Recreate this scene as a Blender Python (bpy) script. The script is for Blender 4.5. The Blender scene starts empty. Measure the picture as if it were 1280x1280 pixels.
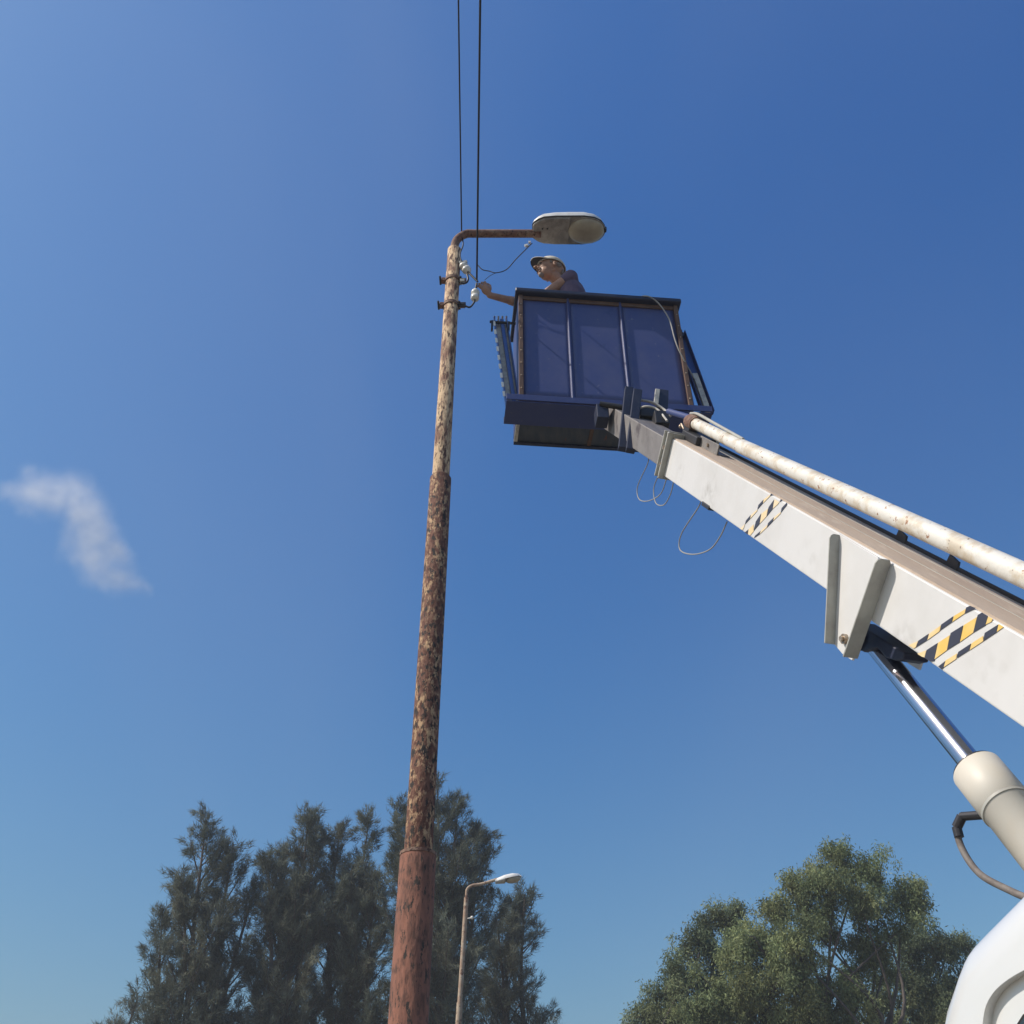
import bpy, bmesh, math, random
import numpy as np
from mathutils import Vector, Matrix, noise as mnoise
R = math.radians
random.seed(7); rng = np.random.default_rng(11)
S = bpy.context.scene; COL = S.collection

# ------------------------------------------------------------------ camera
PITCH = 38.8; FPX = 1230.0; CAM = Vector((0, 0, 1.6))
cam = bpy.data.cameras.new('camera'); cam.sensor_width = 36; cam.lens = 36*FPX/1280
cam.clip_start = .05; cam.clip_end = 6000
co = bpy.data.objects.new('camera', cam); COL.objects.link(co)
co.location = CAM; co.rotation_euler = (R(90+PITCH), 0, 0); S.camera = co

# ------------------------------------------------------------------ sky, sun, exposure
SUN_AZ = 107.0      # degrees to the left of +Y
SUN_EL = 48.0
sdir = Vector((-math.sin(R(SUN_AZ))*math.cos(R(SUN_EL)), math.cos(R(SUN_AZ))*math.cos(R(SUN_EL)), math.sin(R(SUN_EL))))
W = bpy.data.worlds.new('World'); S.world = W; W.use_nodes = True
wn = W.node_tree.nodes; wl = W.node_tree.links
sky = wn.new('ShaderNodeTexSky'); sky.sky_type = 'NISHITA'; sky.sun_disc = False
sky.sun_elevation = R(SUN_EL); sky.sun_rotation = R(-SUN_AZ)
sky.altitude = 0; sky.air_density = 2.0; sky.dust_density = 1.5; sky.ozone_density = 6.0
bg = wn['Background']; bg.inputs['Strength'].default_value = 0.109
# one constant filter over the whole sky (the phone's colour rendering) and a faint high haze of thin streaks
pre = wn.new('ShaderNodeVectorMath'); pre.operation = 'MULTIPLY'; pre.inputs[1].default_value = (.1, .1, .1); wl.new(sky.outputs[0], pre.inputs[0])
sep = wn.new('ShaderNodeSeparateXYZ'); wl.new(pre.outputs[0], sep.inputs[0]); gam = wn.new('ShaderNodeCombineXYZ')
for i_, g_ in enumerate((1.7, 1.38, .97)):       # film-like response per channel
    pw = wn.new('ShaderNodeMath'); pw.operation = 'POWER'; pw.inputs[1].default_value = g_
    wl.new(sep.outputs[i_], pw.inputs[0]); wl.new(pw.outputs[0], gam.inputs[i_])
flt = wn.new('ShaderNodeVectorMath'); flt.operation = 'MULTIPLY'; flt.inputs[1].default_value = (15.6, 12.4, 10.9)
wl.new(gam.outputs[0], flt.inputs[0])
wtc = wn.new('ShaderNodeTexCoord'); wmp = wn.new('ShaderNodeMapping'); wmp.inputs['Rotation'].default_value = (-.75, -1.1, 1.15); wmp.inputs['Scale'].default_value = (2.2, .8, 1.2); wmp.inputs['Location'].default_value = (13.25, -17.49, 13.02)
wl.new(wtc.outputs['Generated'], wmp.inputs[0])
wno = wn.new('ShaderNodeTexNoise'); wno.inputs['Scale'].default_value = .8; wno.inputs['Detail'].default_value = 3; wno.inputs['Roughness'].default_value = .45
wno.inputs['Distortion'].default_value = .3; wl.new(wmp.outputs[0], wno.inputs['Vector'])
wmr = wn.new('ShaderNodeMapRange'); wmr.interpolation_type = 'SMOOTHSTEP'; wmr.inputs[1].default_value = .28; wmr.inputs[2].default_value = .95; wmr.inputs[4].default_value = .21
wl.new(wno.outputs[0], wmr.inputs[0])
wmx = wn.new('ShaderNodeMix'); wmx.data_type = 'RGBA'; wl.new(wmr.outputs[0], wmx.inputs[0]); wl.new(flt.outputs[0], wmx.inputs[6])
wmx.inputs[7].default_value = (3.9, 4.5, 5.6, 1); wl.new(wmx.outputs[2], bg.inputs['Color'])
sl = bpy.data.lights.new('sun', 'SUN'); sl.energy = 4.75; sl.angle = R(.53); sl.color = (1, .92, .82)
so = bpy.data.objects.new('sun', sl); COL.objects.link(so)
so.rotation_euler = sdir.to_track_quat('Z', 'Y').to_euler()
S.view_settings.view_transform = 'Standard'; S.view_settings.look = 'None'
S.view_settings.exposure = -.12; S.view_settings.gamma = 1; S.view_settings.use_curve_mapping = False
S.render.engine = 'CYCLES'

# ------------------------------------------------------------------ sighting helpers: turn a direction seen in the photo into a point on a surface
cp, sp = math.cos(R(PITCH)), math.sin(R(PITCH))
def ray(x, y):
    a = (x-640)/FPX; b = (640-y)/FPX
    return Vector((a, cp-sp*b, sp+cp*b))
def atD(x, y, D): return CAM + ray(x, y)*D
def atY(x, y, Y): r = ray(x, y); return CAM + r*(Y/r.y)
def onplane(x, y, P0, N):
    r = ray(x, y); return CAM + r*((P0-CAM).dot(N)/r.dot(N))

# ------------------------------------------------------------------ materials
MATS = {}
def mat(name, col, rough=.6, metal=0.0, var=None, scale=4, detail=5, stretch=(1, 1, 1), thr=(.4, .6), bump=0, bscale=30, spec=.5, trans=0,
        var2=None, scale2=9, thr2=(.6, .7), var3=None, scale3=20, thr3=(.6, .66), coat=0, rvar=0):
    m = bpy.data.materials.new(name); m.use_nodes = True; n = m.node_tree.nodes; l = m.node_tree.links
    b = n['Principled BSDF']; b.inputs['Roughness'].default_value = rough; b.inputs['Metallic'].default_value = metal
    b.inputs['Specular IOR Level'].default_value = spec; b.inputs['Coat Weight'].default_value = coat
    tc = n.new('ShaderNodeTexCoord'); mp = n.new('ShaderNodeMapping'); mp.inputs['Scale'].default_value = stretch
    l.new(tc.outputs['Object'], mp.inputs['Vector'])
    src = None
    def lay(src, colr, sc, th, off, det):
        no = n.new('ShaderNodeTexNoise'); no.inputs['Scale'].default_value = sc; no.inputs['Detail'].default_value = det
        no.inputs['Roughness'].default_value = .65
        ad = n.new('ShaderNodeVectorMath'); ad.inputs[1].default_value = (off, off*1.7, off*.6)
        l.new(mp.outputs[0], ad.inputs[0]); l.new(ad.outputs[0], no.inputs['Vector'])
        mr = n.new('ShaderNodeMapRange'); mr.inputs[1].default_value = th[0]; mr.inputs[2].default_value = th[1]
        l.new(no.outputs[0], mr.inputs[0])
        mx = n.new('ShaderNodeMix'); mx.data_type = 'RGBA'; l.new(mr.outputs[0], mx.inputs[0])
        if src is None: mx.inputs[6].default_value = (*col, 1)
        else: l.new(src, mx.inputs[6])
        mx.inputs[7].default_value = (*colr, 1)
        return mx.outputs[2], mr.outputs[0]
    last = None
    if var: src, last = lay(src, var, scale, thr, 0, detail)
    if var2: src, last = lay(src, var2, scale2, thr2, 3.3, 6)
    if var3: src, last = lay(src, var3, scale3, thr3, 7.1, 6)
    if src is None: b.inputs['Base Color'].default_value = (*col, 1)
    else: l.new(src, b.inputs['Base Color'])
    if rvar and last:
        ma = n.new('ShaderNodeMath'); ma.operation = 'MULTIPLY_ADD'; ma.inputs[1].default_value = rvar; ma.inputs[2].default_value = rough
        l.new(last, ma.inputs[0]); l.new(ma.outputs[0], b.inputs['Roughness'])
    if bump:
        no = n.new('ShaderNodeTexNoise'); no.inputs['Scale'].default_value = bscale; no.inputs['Detail'].default_value = 6
        l.new(mp.outputs[0], no.inputs['Vector'])
        bp = n.new('ShaderNodeBump'); bp.inputs['Strength'].default_value = bump; bp.inputs['Distance'].default_value = .01
        l.new(no.outputs[0], bp.inputs['Height']); l.new(bp.outputs[0], b.inputs['Normal'])
    MATS[name] = m; return m
def leafmat(name, c1, c2, c3, scale=.7):
    m = bpy.data.materials.new(name); m.use_nodes = True; n = m.node_tree.nodes; l = m.node_tree.links
    b = n['Principled BSDF']; b.inputs['Roughness'].default_value = .75; b.inputs['Specular IOR Level'].default_value = .15
    tc = n.new('ShaderNodeTexCoord')
    no = n.new('ShaderNodeTexNoise'); no.inputs['Scale'].default_value = scale; no.inputs['Detail'].default_value = 4
    l.new(tc.outputs['Object'], no.inputs['Vector'])
    cr = n.new('ShaderNodeValToRGB'); e = cr.color_ramp.elements
    e[0].position = .32; e[0].color = (*c1, 1); e[1].position = .68; e[1].color = (*c3, 1)
    x = e.new(.5); x.color = (*c2, 1)
    l.new(no.outputs[0], cr.inputs[0])
    at = n.new('ShaderNodeAttribute'); at.attribute_name = 'tone'
    mx = n.new('ShaderNodeVectorMath'); mx.operation = 'SCALE'; l.new(cr.outputs[0], mx.inputs[0]); l.new(at.outputs['Fac'], mx.inputs[3])
    l.new(mx.outputs[0], b.inputs['Base Color'])
    tr = n.new('ShaderNodeBsdfTranslucent'); l.new(mx.outputs[0], tr.inputs[0])
    ms = n.new('ShaderNodeMixShader'); ms.inputs[0].default_value = .3
    l.new(b.outputs[0], ms.inputs[1]); l.new(tr.outputs[0], ms.inputs[2]); l.new(ms.outputs[0], n['Material Output'].inputs[0])
    MATS[name] = m; return m

mat('pole_red', (.27, .118, .078), .9, var=(.17, .078, .055), scale=12, thr=(.38, .62), var2=(.11, .055, .04), scale2=38, thr2=(.50, .62), var3=(.04, .032, .027), scale3=46, thr3=(.575, .61), stretch=(1, 1, .35), bump=1.0, bscale=34)
mat('pole_peel', (.16, .075, .05), .9, var=(.44, .29, .165), scale=24, thr=(.46, .60), var2=(.11, .045, .03), scale2=46, thr2=(.49, .55), var3=(.028, .022, .02), scale3=38, thr3=(.54, .58), stretch=(1, 1, .5), bump=1.0, bscale=50)
mat('pole_cream', (.62, .45, .28), .9, var=(.22, .12, .08), scale=17, thr=(.47, .58), var2=(.09, .045, .035), scale2=48, thr2=(.53, .59), var3=(.06, .035, .03), scale3=30, thr3=(.60, .64), stretch=(1, 1, .28), bump=.9, bscale=50)
mat('rusty_steel', (.17, .085, .06), .8, var=(.26, .17, .12), scale=18, thr=(.45, .62), var2=(.06, .03, .025), scale2=40, thr2=(.55, .62), bump=.5, bscale=60)
mat('porcelain', (.72, .70, .64), .25, var=(.5, .45, .38), scale=30, thr=(.5, .8))
mat('dark_metal', (.04, .04, .045), .5, metal=.4)
mat('cable_black', (.012, .012, .015), .6)
mat('cable_grey', (.32, .31, .28), .6)
mat('shell_grey', (.55, .54, .50), .5, var=(.42, .40, .36), scale=10, thr=(.4, .7), var2=(.16, .12, .09), scale2=24, thr2=(.66, .74))
mat('shell_white', (.72, .72, .69), .45, var=(.6, .58, .54), scale=9, thr=(.45, .7))
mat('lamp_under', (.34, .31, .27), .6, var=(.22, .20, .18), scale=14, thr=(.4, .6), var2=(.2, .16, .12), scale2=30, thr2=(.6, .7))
mat('lamp_bowl', (.42, .37, .27), .25, var=(.32, .28, .21), scale=9, thr=(.35, .7), var2=(.28, .14, .06), scale2=16, thr2=(.66, .75))
mat('gasket', (.02, .02, .022), .6)
mat('boom_white', (.665, .66, .645), .45, var=(.60, .59, .565), scale=3, thr=(.45, .72), var2=(.45, .40, .34), scale2=30, thr2=(.69, .76), bump=.05, bscale=8)
mat('boom_dust', (.50, .40, .31), .9, var=(.42, .33, .26), scale=5, thr=(.35, .65), var2=(.56, .47, .38), scale2=20, thr2=(.55, .7), stretch=(1, .25, .25), bump=.2, bscale=60)
mat('rod_white', (.70, .68, .62), .5, var=(.56, .49, .38), scale=9, thr=(.48, .60), var2=(.30, .15, .07), scale2=22, thr2=(.62, .65), var3=(.09, .045, .03), scale3=40, thr3=(.66, .69), bump=.25, bscale=30)
mat('cream_paint', (.61, .585, .52), .5, var=(.60, .55, .46), scale=5, thr=(.4, .7), var2=(.42, .36, .28), scale2=28, thr2=(.66, .74))
mat('grey_paint_and_shade', (.40, .40, .36), .55, var=(.31, .30, .27), scale=9, thr=(.45, .7), var2=(.18, .12, .08), scale2=30, thr2=(.68, .72))  # grey parts; on the boom flanges this grey stands in for shade
mat('dull_grey', (.20, .19, .18), .6, var=(.14, .13, .125), scale=14, thr=(.4, .6), var2=(.3, .27, .24), scale2=30, thr2=(.62, .7))
mat('chrome', (.62, .63, .68), .16, metal=1.0, var=(.5, .5, .55), scale=3, thr=(.4, .7))
mat('old_steel', (.16, .145, .14), .55, metal=.2, var=(.25, .235, .225), scale=14, thr=(.4, .65), var2=(.09, .075, .08), scale2=30, thr2=(.55, .65), stretch=(1, .12, .12))
mat('navy', (.028, .045, .16), .5, var=(.04, .058, .165), scale=5, thr=(.35, .7), var2=(.12, .13, .17), scale2=22, thr2=(.66, .74), bump=.1, bscale=12)
mat('navy_panel', (.046, .066, .20), .45, var=(.072, .086, .205), scale=5, thr=(.35, .65), var2=(.035, .055, .17), scale2=6, thr2=(.60, .68), var3=(.19, .19, .24), scale3=24, thr3=(.64, .76), stretch=(1, 1, .7), bump=.15, bscale=7)
mat('navy_dark', (.014, .02, .05), .5, var=(.03, .035, .06), scale=16, thr=(.5, .7))
mat('blue_bright', (.03, .09, .33), .45, var=(.05, .10, .28), scale=9, thr=(.4, .7), var2=(.25, .25, .27), scale2=30, thr2=(.66, .72))
mat('primer_rust', (.095, .055, .042), .75, var=(.14, .08, .055), scale=14, thr=(.4, .65), var2=(.07, .045, .04), scale2=30, thr2=(.6, .7))
mat('basket_under', (.045, .060, .085), .7, var=(.075, .085, .10), scale=6, thr=(.4, .65), var2=(.16, .06, .04), scale2=9, thr2=(.64, .70), stretch=(2.2, .6, 1))
mat('worn_white', (.55, .53, .47), .6, var=(.35, .33, .31), scale=14, thr=(.45, .65))
mat('reflector', (.8, .78, .7), .3)
mat('hazard_black', (.035, .038, .06), .5)
mat('hazard_yellow', (.78, .52, .12), .5, var=(.80, .62, .33), scale=6, thr=(.4, .65))
mat('hazard_pale', (.80, .62, .33), .5, var=(.80, .68, .48), scale=6, thr=(.4, .65))
mat('bolt_steel', (.42, .35, .27), .4, metal=.6, var=(.25, .17, .11), scale=60, thr=(.45, .6))
mat('cab_white', (.74, .75, .735), .28, var=(.71, .72, .70), scale=2.5, thr=(.4, .7), coat=.5)
mat('glass_dark', (.02, .028, .035), .08, spec=.8)
mat('rubber', (.02, .02, .02), .8)
mat('hose_grey', (.20, .18, .165), .7, var=(.14, .12, .11), scale=30, thr=(.4, .6))
mat('skin', (.42, .24, .165), .55, var=(.33, .18, .12), scale=18, thr=(.4, .65), bump=.15, bscale=90)
mat('beard', (.23, .185, .16), .9, var=(.2, .18, .17), scale=60, thr=(.4, .6))
mat('cap_cloth', (.70, .67, .60), .9, var=(.60, .57, .50), scale=22, thr=(.4, .65), bump=.2, bscale=120)
mat('cap_under', (.05, .05, .06), .9)
mat('shirt', (.13, .10, .165), .9, var=(.095, .072, .125), scale=9, thr=(.4, .6), bump=1.0, bscale=9)
mat('collar', (.05, .05, .10), .9)
mat('trousers', (.05, .06, .09), .9)
mat('mouth', (.09, .035, .03), .6)
mat('eye', (.02, .015, .01), .2)
mat('bark', (.11, .085, .07), .9, var=(.07, .055, .045), scale=12, thr=(.4, .6), stretch=(1, 1, .3), bump=.5, bscale=20)
mat('bark_pale', (.10, .082, .07), .9, var=(.06, .05, .042), scale=8, thr=(.4, .6), stretch=(1, 1, .3), bump=.4, bscale=16)
mat('ground', (.13, .11, .08), .95, var=(.18, .15, .11), scale=.35, thr=(.35, .65), var2=(.10, .11, .05), scale2=.9, thr2=(.55, .66), bump=.4, bscale=9)
mat('asphalt', (.055, .054, .052), .9, var=(.075, .073, .07), scale=3, thr=(.4, .65), bump=.4, bscale=120)
mat('kerb', (.38, .37, .34), .85, var=(.30, .29, .27), scale=5, thr=(.4, .6))
mat('post_far', (.33, .22, .15), .8, var=(.42, .34, .25), scale=3, thr=(.45, .6), var2=(.16, .08, .05), scale2=7, thr2=(.55, .62))
leafmat('needles', (.085, .105, .086), (.122, .140, .110), (.165, .170, .122), .55)
leafmat('gum_leaves', (.12, .160, .075), (.175, .21, .10), (.25, .265, .12), .8)
leafmat('gum_leaves_dark', (.085, .118, .070), (.135, .165, .09), (.19, .21, .105), .8)

# ------------------------------------------------------------------ mesh builder
class MB:
    def __init__(s): s.v = []; s.f = []; s.mi = []; s.sm = []; s.m = 0
    def add(s, vs, fs, smooth=False):
        b = len(s.v); s.v += [Vector(v) for v in vs]
        for f in fs: s.f.append([i+b for i in f]); s.mi.append(s.m); s.sm.append(smooth)
        return s
    def box(s, c, ax, ay, az):
        """c centre; ax, ay, az half-extent vectors"""
        c = Vector(c); ax = Vector(ax); ay = Vector(ay); az = Vector(az)
        if ax.cross(ay).dot(az) < 0: ax = -ax
        vs = [c+ax*i+ay*j+az*k for k in (-1, 1) for j in (-1, 1) for i in (-1, 1)]
        return s.add(vs, [(0, 2, 3, 1), (4, 5, 7, 6), (0, 1, 5, 4), (2, 6, 7, 3), (0, 4, 6, 2), (1, 3, 7, 5)])
    def beam(s, p, q, w, t, side):
        """rectangular bar p->q; width w along 'side', thickness t across"""
        p = Vector(p); q = Vector(q); d = (q-p); L = d.length; d.normalize()
        sd = (Vector(side)-d*Vector(side).dot(d)).normalized(); n = d.cross(sd)
        return s.box((p+q)/2, d*L/2, sd*w/2, n*t/2)
    def prism(s, pts, ext):
        pts = [Vector(p) for p in pts]; ext = Vector(ext); n = len(pts)
        nn = Vector((0, 0, 0))
        for i in range(n): nn += pts[i].cross(pts[(i+1) % n])
        if nn.dot(ext) > 0: pts.reverse()
        vs = pts+[p+ext for p in pts]
        return s.add(vs, [list(range(n)), list(range(2*n-1, n-1, -1))]+[(i, i+n, (i+1) % n+n, (i+1) % n) for i in range(n)])
    def tube(s, pts, r, n=12, caps=True, ell=None):
        pts = [Vector(p) for p in pts]; m = len(pts)
        rs = r if isinstance(r, (list, tuple)) else [r]*m
        t0 = (pts[1]-pts[0]).normalized(); up = Vector((0, 0, 1)) if abs(t0.z) < .9 else Vector((1, 0, 0))
        u = t0.cross(up).normalized(); vs = []
        for i in range(m):
            t = (pts[min(i+1, m-1)]-pts[max(i-1, 0)]).normalized()
            u = (u-t*u.dot(t)).normalized(); w = t.cross(u)
            for k in range(n):
                a = 2*math.pi*k/n; vs.append(pts[i]+(u*math.cos(a)+w*math.sin(a))*rs[i])
        fs = [(i*n+k, i*n+(k+1) % n, (i+1)*n+(k+1) % n, (i+1)*n+k) for i in range(m-1) for k in range(n)]
        s.add(vs, fs, True)
        if caps:
            s.add(vs[:n], [list(range(n-1, -1, -1))]); s.add(vs[-n:], [list(range(n))])
        return s
    def ball(s, c, r, M=None, nu=16, nv=10):
        c = Vector(c); r = (r, r, r) if not isinstance(r, (tuple, list)) else r
        M = M or Matrix.Identity(3); vs = [c+M@Vector((0, 0, -r[2]))]
        for j in range(1, nv):
            b = -math.pi/2+math.pi*j/nv
            for i in range(nu):
                a = 2*math.pi*i/nu
                vs.append(c+M@Vector((r[0]*math.cos(b)*math.cos(a), r[1]*math.cos(b)*math.sin(a), r[2]*math.sin(b))))
        vs.append(c+M@Vector((0, 0, r[2]))); N = len(vs)-1
        fs = [(0, 1+(i+1) % nu, 1+i) for i in range(nu)]
        fs += [(1+j*nu+i, 1+j*nu+(i+1) % nu, 1+(j+1)*nu+(i+1) % nu, 1+(j+1)*nu+i) for j in range(nv-2) for i in range(nu)]
        fs += [(N, 1+(nv-2)*nu+i, 1+(nv-2)*nu+(i+1) % nu) for i in range(nu)]
        return s.add(vs, fs, True)
    def cap(s, p, q, r0, r1, n=14):
        p = Vector(p); q = Vector(q); s.ball(p, r0, nu=n, nv=8); s.ball(q, r1, nu=n, nv=8)
        return s.tube([p, q], [r0, r1], n)
    def build(s, name, mats, parent=None, bevel=0, seg=2, remesh=0, smooth_it=0, subsurf=0, loc=None):
        o0 = Vector(parent['origin']) if parent is not None and 'origin' in parent else Vector((0, 0, 0))
        org = Vector(loc) if loc is not None else o0
        me = bpy.data.meshes.new(name); me.from_pydata([tuple(v-org) for v in s.v], [], s.f)
        for m in (mats if isinstance(mats, (list, tuple)) else [mats]): me.materials.append(MATS[m])
        me.polygons.foreach_set('material_index', s.mi); me.polygons.foreach_set('use_smooth', s.sm); me.update()
        o = bpy.data.objects.new(name, me); COL.objects.link(o)
        if loc is not None: o.location = org
        o['origin'] = list(org)
        if parent is not None: o.parent = parent
        if remesh:
            md = o.modifiers.new('remesh', 'REMESH'); md.mode = 'VOXEL'; md.voxel_size = remesh; md.use_smooth_shade = True
        if smooth_it:
            md = o.modifiers.new('smooth', 'SMOOTH'); md.iterations = smooth_it; md.factor = .5
        if bevel:
            md = o.modifiers.new('bevel', 'BEVEL'); md.width = bevel; md.segments = seg; md.limit_method = 'ANGLE'; md.angle_limit = R(40)
            md.harden_normals = False
        if subsurf:
            md = o.modifiers.new('ss', 'SUBSURF'); md.levels = md.render_levels = subsurf
        return o
def empty(name, loc):
    o = bpy.data.objects.new(name, None); COL.objects.link(o); o.location = loc; o['origin'] = list(loc); o.empty_display_size = .2
    return o
def tag(o, label=None, cat=None, group=None, kind=None):
    for k, v in (('label', label), ('category', cat), ('group', group), ('kind', kind)):
        if v: o[k] = v
    return o
def spline(pts, n=8):
    pts = [Vector(p) for p in pts]; P = [pts[0]*2-pts[1]]+pts+[pts[-1]*2-pts[-2]]; out = []
    for i in range(1, len(P)-2):
        for k in range(n):
            t = k/n; a, b, c, d = P[i-1], P[i], P[i+1], P[i+2]
            out.append(.5*((2*b)+(c-a)*t+(2*a-5*b+4*c-d)*t*t+(3*b-a-3*c+d)*t**3))
    out.append(pts[-1]); return out
Z = Vector((0, 0, 1))

# ------------------------------------------------------------------ ground and road
def sheet(name, x0, x1, y0, y1, z, m):
    b = MB(); b.add([(x0, y0, z), (x1, y0, z), (x1, y1, z), (x0, y1, z)], [(0, 1, 2, 3)])
    return tag(b.build(name, m), kind='structure')
sheet('ground', -1200, 1200, -1200, 1200, 0, 'ground')
sheet('road', .2, 7.2, -200, 200, .004, 'asphalt')
kb = MB(); kb.box((.1, 0, .06), (.1, 0, 0), (0, 200, 0), (0, 0, .06)); tag(kb.build('kerb', 'kerb'), kind='structure')
kb = MB(); kb.box((7.3, 0, .06), (.1, 0, 0), (0, 200, 0), (0, 0, .06)); tag(kb.build('kerb', 'kerb'), kind='structure')

# ------------------------------------------------------------------ the rusty street lamp
PY = 5.34; PX = -.497*PY/5.2
lamp = empty('street_lamp', (PX, PY, 0))
tag(lamp, 'tall rusty street lamp with peeling paint in front, the worker reaches for its insulators', 'street lamp')
def zat(y, Y=PY): return atY(640, y, Y).z
z1, z2, z3 = zat(1068), zat(597), zat(312)
b = MB(); b.tube([(PX, PY, 0), (PX, PY, z1-.02), (PX, PY, z1)], [.102, .0985, .093], 96); b.build('lower_pole_section', 'pole_red', lamp)
b = MB(); b.tube([(PX, PY, z1-.02), (PX, PY, z2-.015), (PX, PY, z2)], [.078, .076, .068], 80); b.build('middle_pole_section', 'pole_peel', lamp)
b = MB(); b.tube([(PX, PY, z2-.02), (PX, PY, z3-.01), (PX, PY, z3)], [.062, .059, .05], 72); b.build('upper_pole_section', 'pole_cream', lamp)
b = MB(); b.tube([(PX, PY, z1-.012), (PX, PY, z1+.006)], .1, 40); b.build('weld_ring', 'rusty_steel', lamp)
b = MB(); b.box((PX, PY, .01), (.22, 0, 0), (0, .22, 0), (0, 0, .01)); b.build('base_plate', 'pole_red', lamp, bevel=.004)
# door hatch on the base (below the frame)
b = MB(); b.box((PX-.02, PY-.1, .9), (.05, 0, 0), (0, .006, 0), (0, 0, .16)); b.build('access_hatch', 'pole_red', lamp, bevel=.004)
za = zat(292); xl = atY(668, 292, PY).x
arm = spline([(PX, PY, z3-.05), (PX+.002, PY, z3+.08), (PX+.03, PY, za-.07), (PX+.10, PY, za-.005), (PX+.2, PY, za), (xl+.06, PY, za)], 8)
b = MB(); b.tube(arm, .037, 20); b.build('arm', 'rusty_steel', lamp)

def lamp_head(root, x0, Y, z, L, flip=1):
    """cobra-head: stations along the axis give half width, shell height above the gasket and depth below"""
    st = [(0, .065, .045, .015), (.012, .085, .06, .02), (.05, .115, .085, .03), (.10, .135, .105, .035), (.20, .144, .12, .035), (.33, .145, .128, .03), (.45, .146, .125, .03),
          (.54, .132, .105, .03), (.60, .10, .075, .025), (.632, .055, .04, .02), (.64, .02, .02, .012)]
    k = L/.64
    def ring(stations, top, n=18):
        vs = []
        for (x, hw, up, dn) in stations:
            for i in range(n+1):
                a = math.pi*i/n
                h = (up if top else -dn)
                c = math.cos(a); s_ = math.sin(a)
                vs.append((x0+flip*x*k, Y+hw*k*math.copysign(abs(c)**.75, c), z+(h*k)*s_**.7))
        m = len(stations)
        fs = [(i*(n+1)+j, i*(n+1)+j+1, (i+1)*(n+1)+j+1, (i+1)*(n+1)+j) for i in range(m-1) for j in range(n)]
        fs += [list(range(n+1)), [(m-1)*(n+1)+j for j in range(n, -1, -1)]]
        return vs, fs
    hd = MB(); hd.add(*ring([(a, b_, c, d) for a, b_, c, d in st], True), smooth=True)
    head = hd.build('lamp_shell', 'shell_white', root, smooth_it=0)
    g = MB(); gp = [Vector((x0+flip*a*k, Y+b_*k, z-.004)) for a, b_, c, d in st]+[Vector((x0+flip*a*k, Y-b_*k, z-.004)) for a, b_, c, d in reversed(st)]
    g.tube(gp+gp[:1], .0065, 6, caps=False); g.build('gasket', 'gasket', head)
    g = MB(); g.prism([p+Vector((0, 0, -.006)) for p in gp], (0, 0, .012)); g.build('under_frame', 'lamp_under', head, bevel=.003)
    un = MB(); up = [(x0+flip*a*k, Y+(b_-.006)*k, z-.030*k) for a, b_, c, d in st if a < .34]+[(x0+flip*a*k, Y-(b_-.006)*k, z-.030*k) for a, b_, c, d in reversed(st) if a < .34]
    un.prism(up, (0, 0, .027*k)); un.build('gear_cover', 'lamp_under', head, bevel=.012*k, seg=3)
    lip = MB(); ring_pts = [(x0+flip*(.475+.168*math.cos(t))*k, Y+.133*math.sin(t)*k, z-.014*k) for t in [2*math.pi*i/40 for i in range(41)]]
    lip.tube(ring_pts, .006*k, 8, caps=False); lip.build('bowl_rim', 'lamp_under', head)
    bw = MB(); bw.ball((x0+flip*.475*k, Y, z-.012*k), (.165*k, .130*k, .075*k), nu=32, nv=16); bw.build('glass_bowl', 'lamp_bowl', head)
    la = MB(); la.box((x0+flip*.645*k, Y-.01, z-.01), (.012*k, 0, 0), (0, .02*k, 0), (0, 0, .018*k)); la.build('latch', 'dark_metal', head, bevel=.003)
    return head
lamp_head(lamp, xl-.015, PY-.03, za+.015, .645)
for hx in (.05, .095):
    b = MB(); b.ball((xl+hx+.02, PY-.07, za-.028), .008, nu=8, nv=6); b.build('screw', 'dark_metal', lamp)

# clamps and insulators
def clamp(py_, zz):
    b = MB(); b.tube([(PX, PY, zz-.016), (PX, PY, zz+.016)], .068, 32)
    b.box((PX-.078, PY-.01, zz), (.016, 0, 0), (0, .022, 0), (0, 0, .02)); b.box((PX+.088, PY-.01, zz), (.03, 0, 0), (0, .016, 0), (0, 0, .018))
    c = b.build('clamp', 'rusty_steel', lamp, bevel=.003)
    for sx in (-.1, .075):
        k = MB(); k.tube([(PX+sx-.004, PY-.055, zz), (PX+sx-.004, PY+.03, zz)], .009, 8); k.build('bolt', 'dark_metal', c)
    return c
zc1, zc2 = zat(352), zat(383)
clamp(352, zc1); clamp(383, zc2)
def insulator(c, ax, L, r, name='insulator'):
    ax = Vector(ax).normalized(); c = Vector(c); b = MB()
    prof = [(-.5, .35), (-.46, .8), (-.36, 1), (-.16, 1), (-.10, .72), (-.02, .72), (.04, 1), (.22, 1), (.30, .75), (.36, .72), (.42, .5), (.5, .38)]
    b.tube([c+ax*L*p for p, q in prof], [r*q for p, q in prof], 20)
    return b.build(name, 'porcelain', lamp)
il = atY(594, 368, PY-.03); insulator(il, (0.02, 0, 1), .145, .036)
b = MB(); b.tube(spline([atY(573, 383, PY-.02), atY(580, 382, PY-.03), atY(587, 384, PY-.03), atY(592, 379, PY-.03), il-Z*.06], 6), .008, 8)
b.build('hook', 'dark_metal', lamp)
b = MB(); b.box(atY(577, 381, PY-.02), (.035, 0, 0), (0, .02, 0), (0, 0, .014)); b.build('hook_bracket', 'dark_metal', lamp, bevel=.004)
iu = atY(582, 336, PY-.03); insulator(iu, (.5, 0, -.9), .13, .040)
b = MB(); b.tube(spline([atY(573, 352, PY-.02), atY(581, 354, PY-.04), atY(585, 350, PY-.04), atY(584, 343, PY-.04)], 6), .009, 8)
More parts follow.
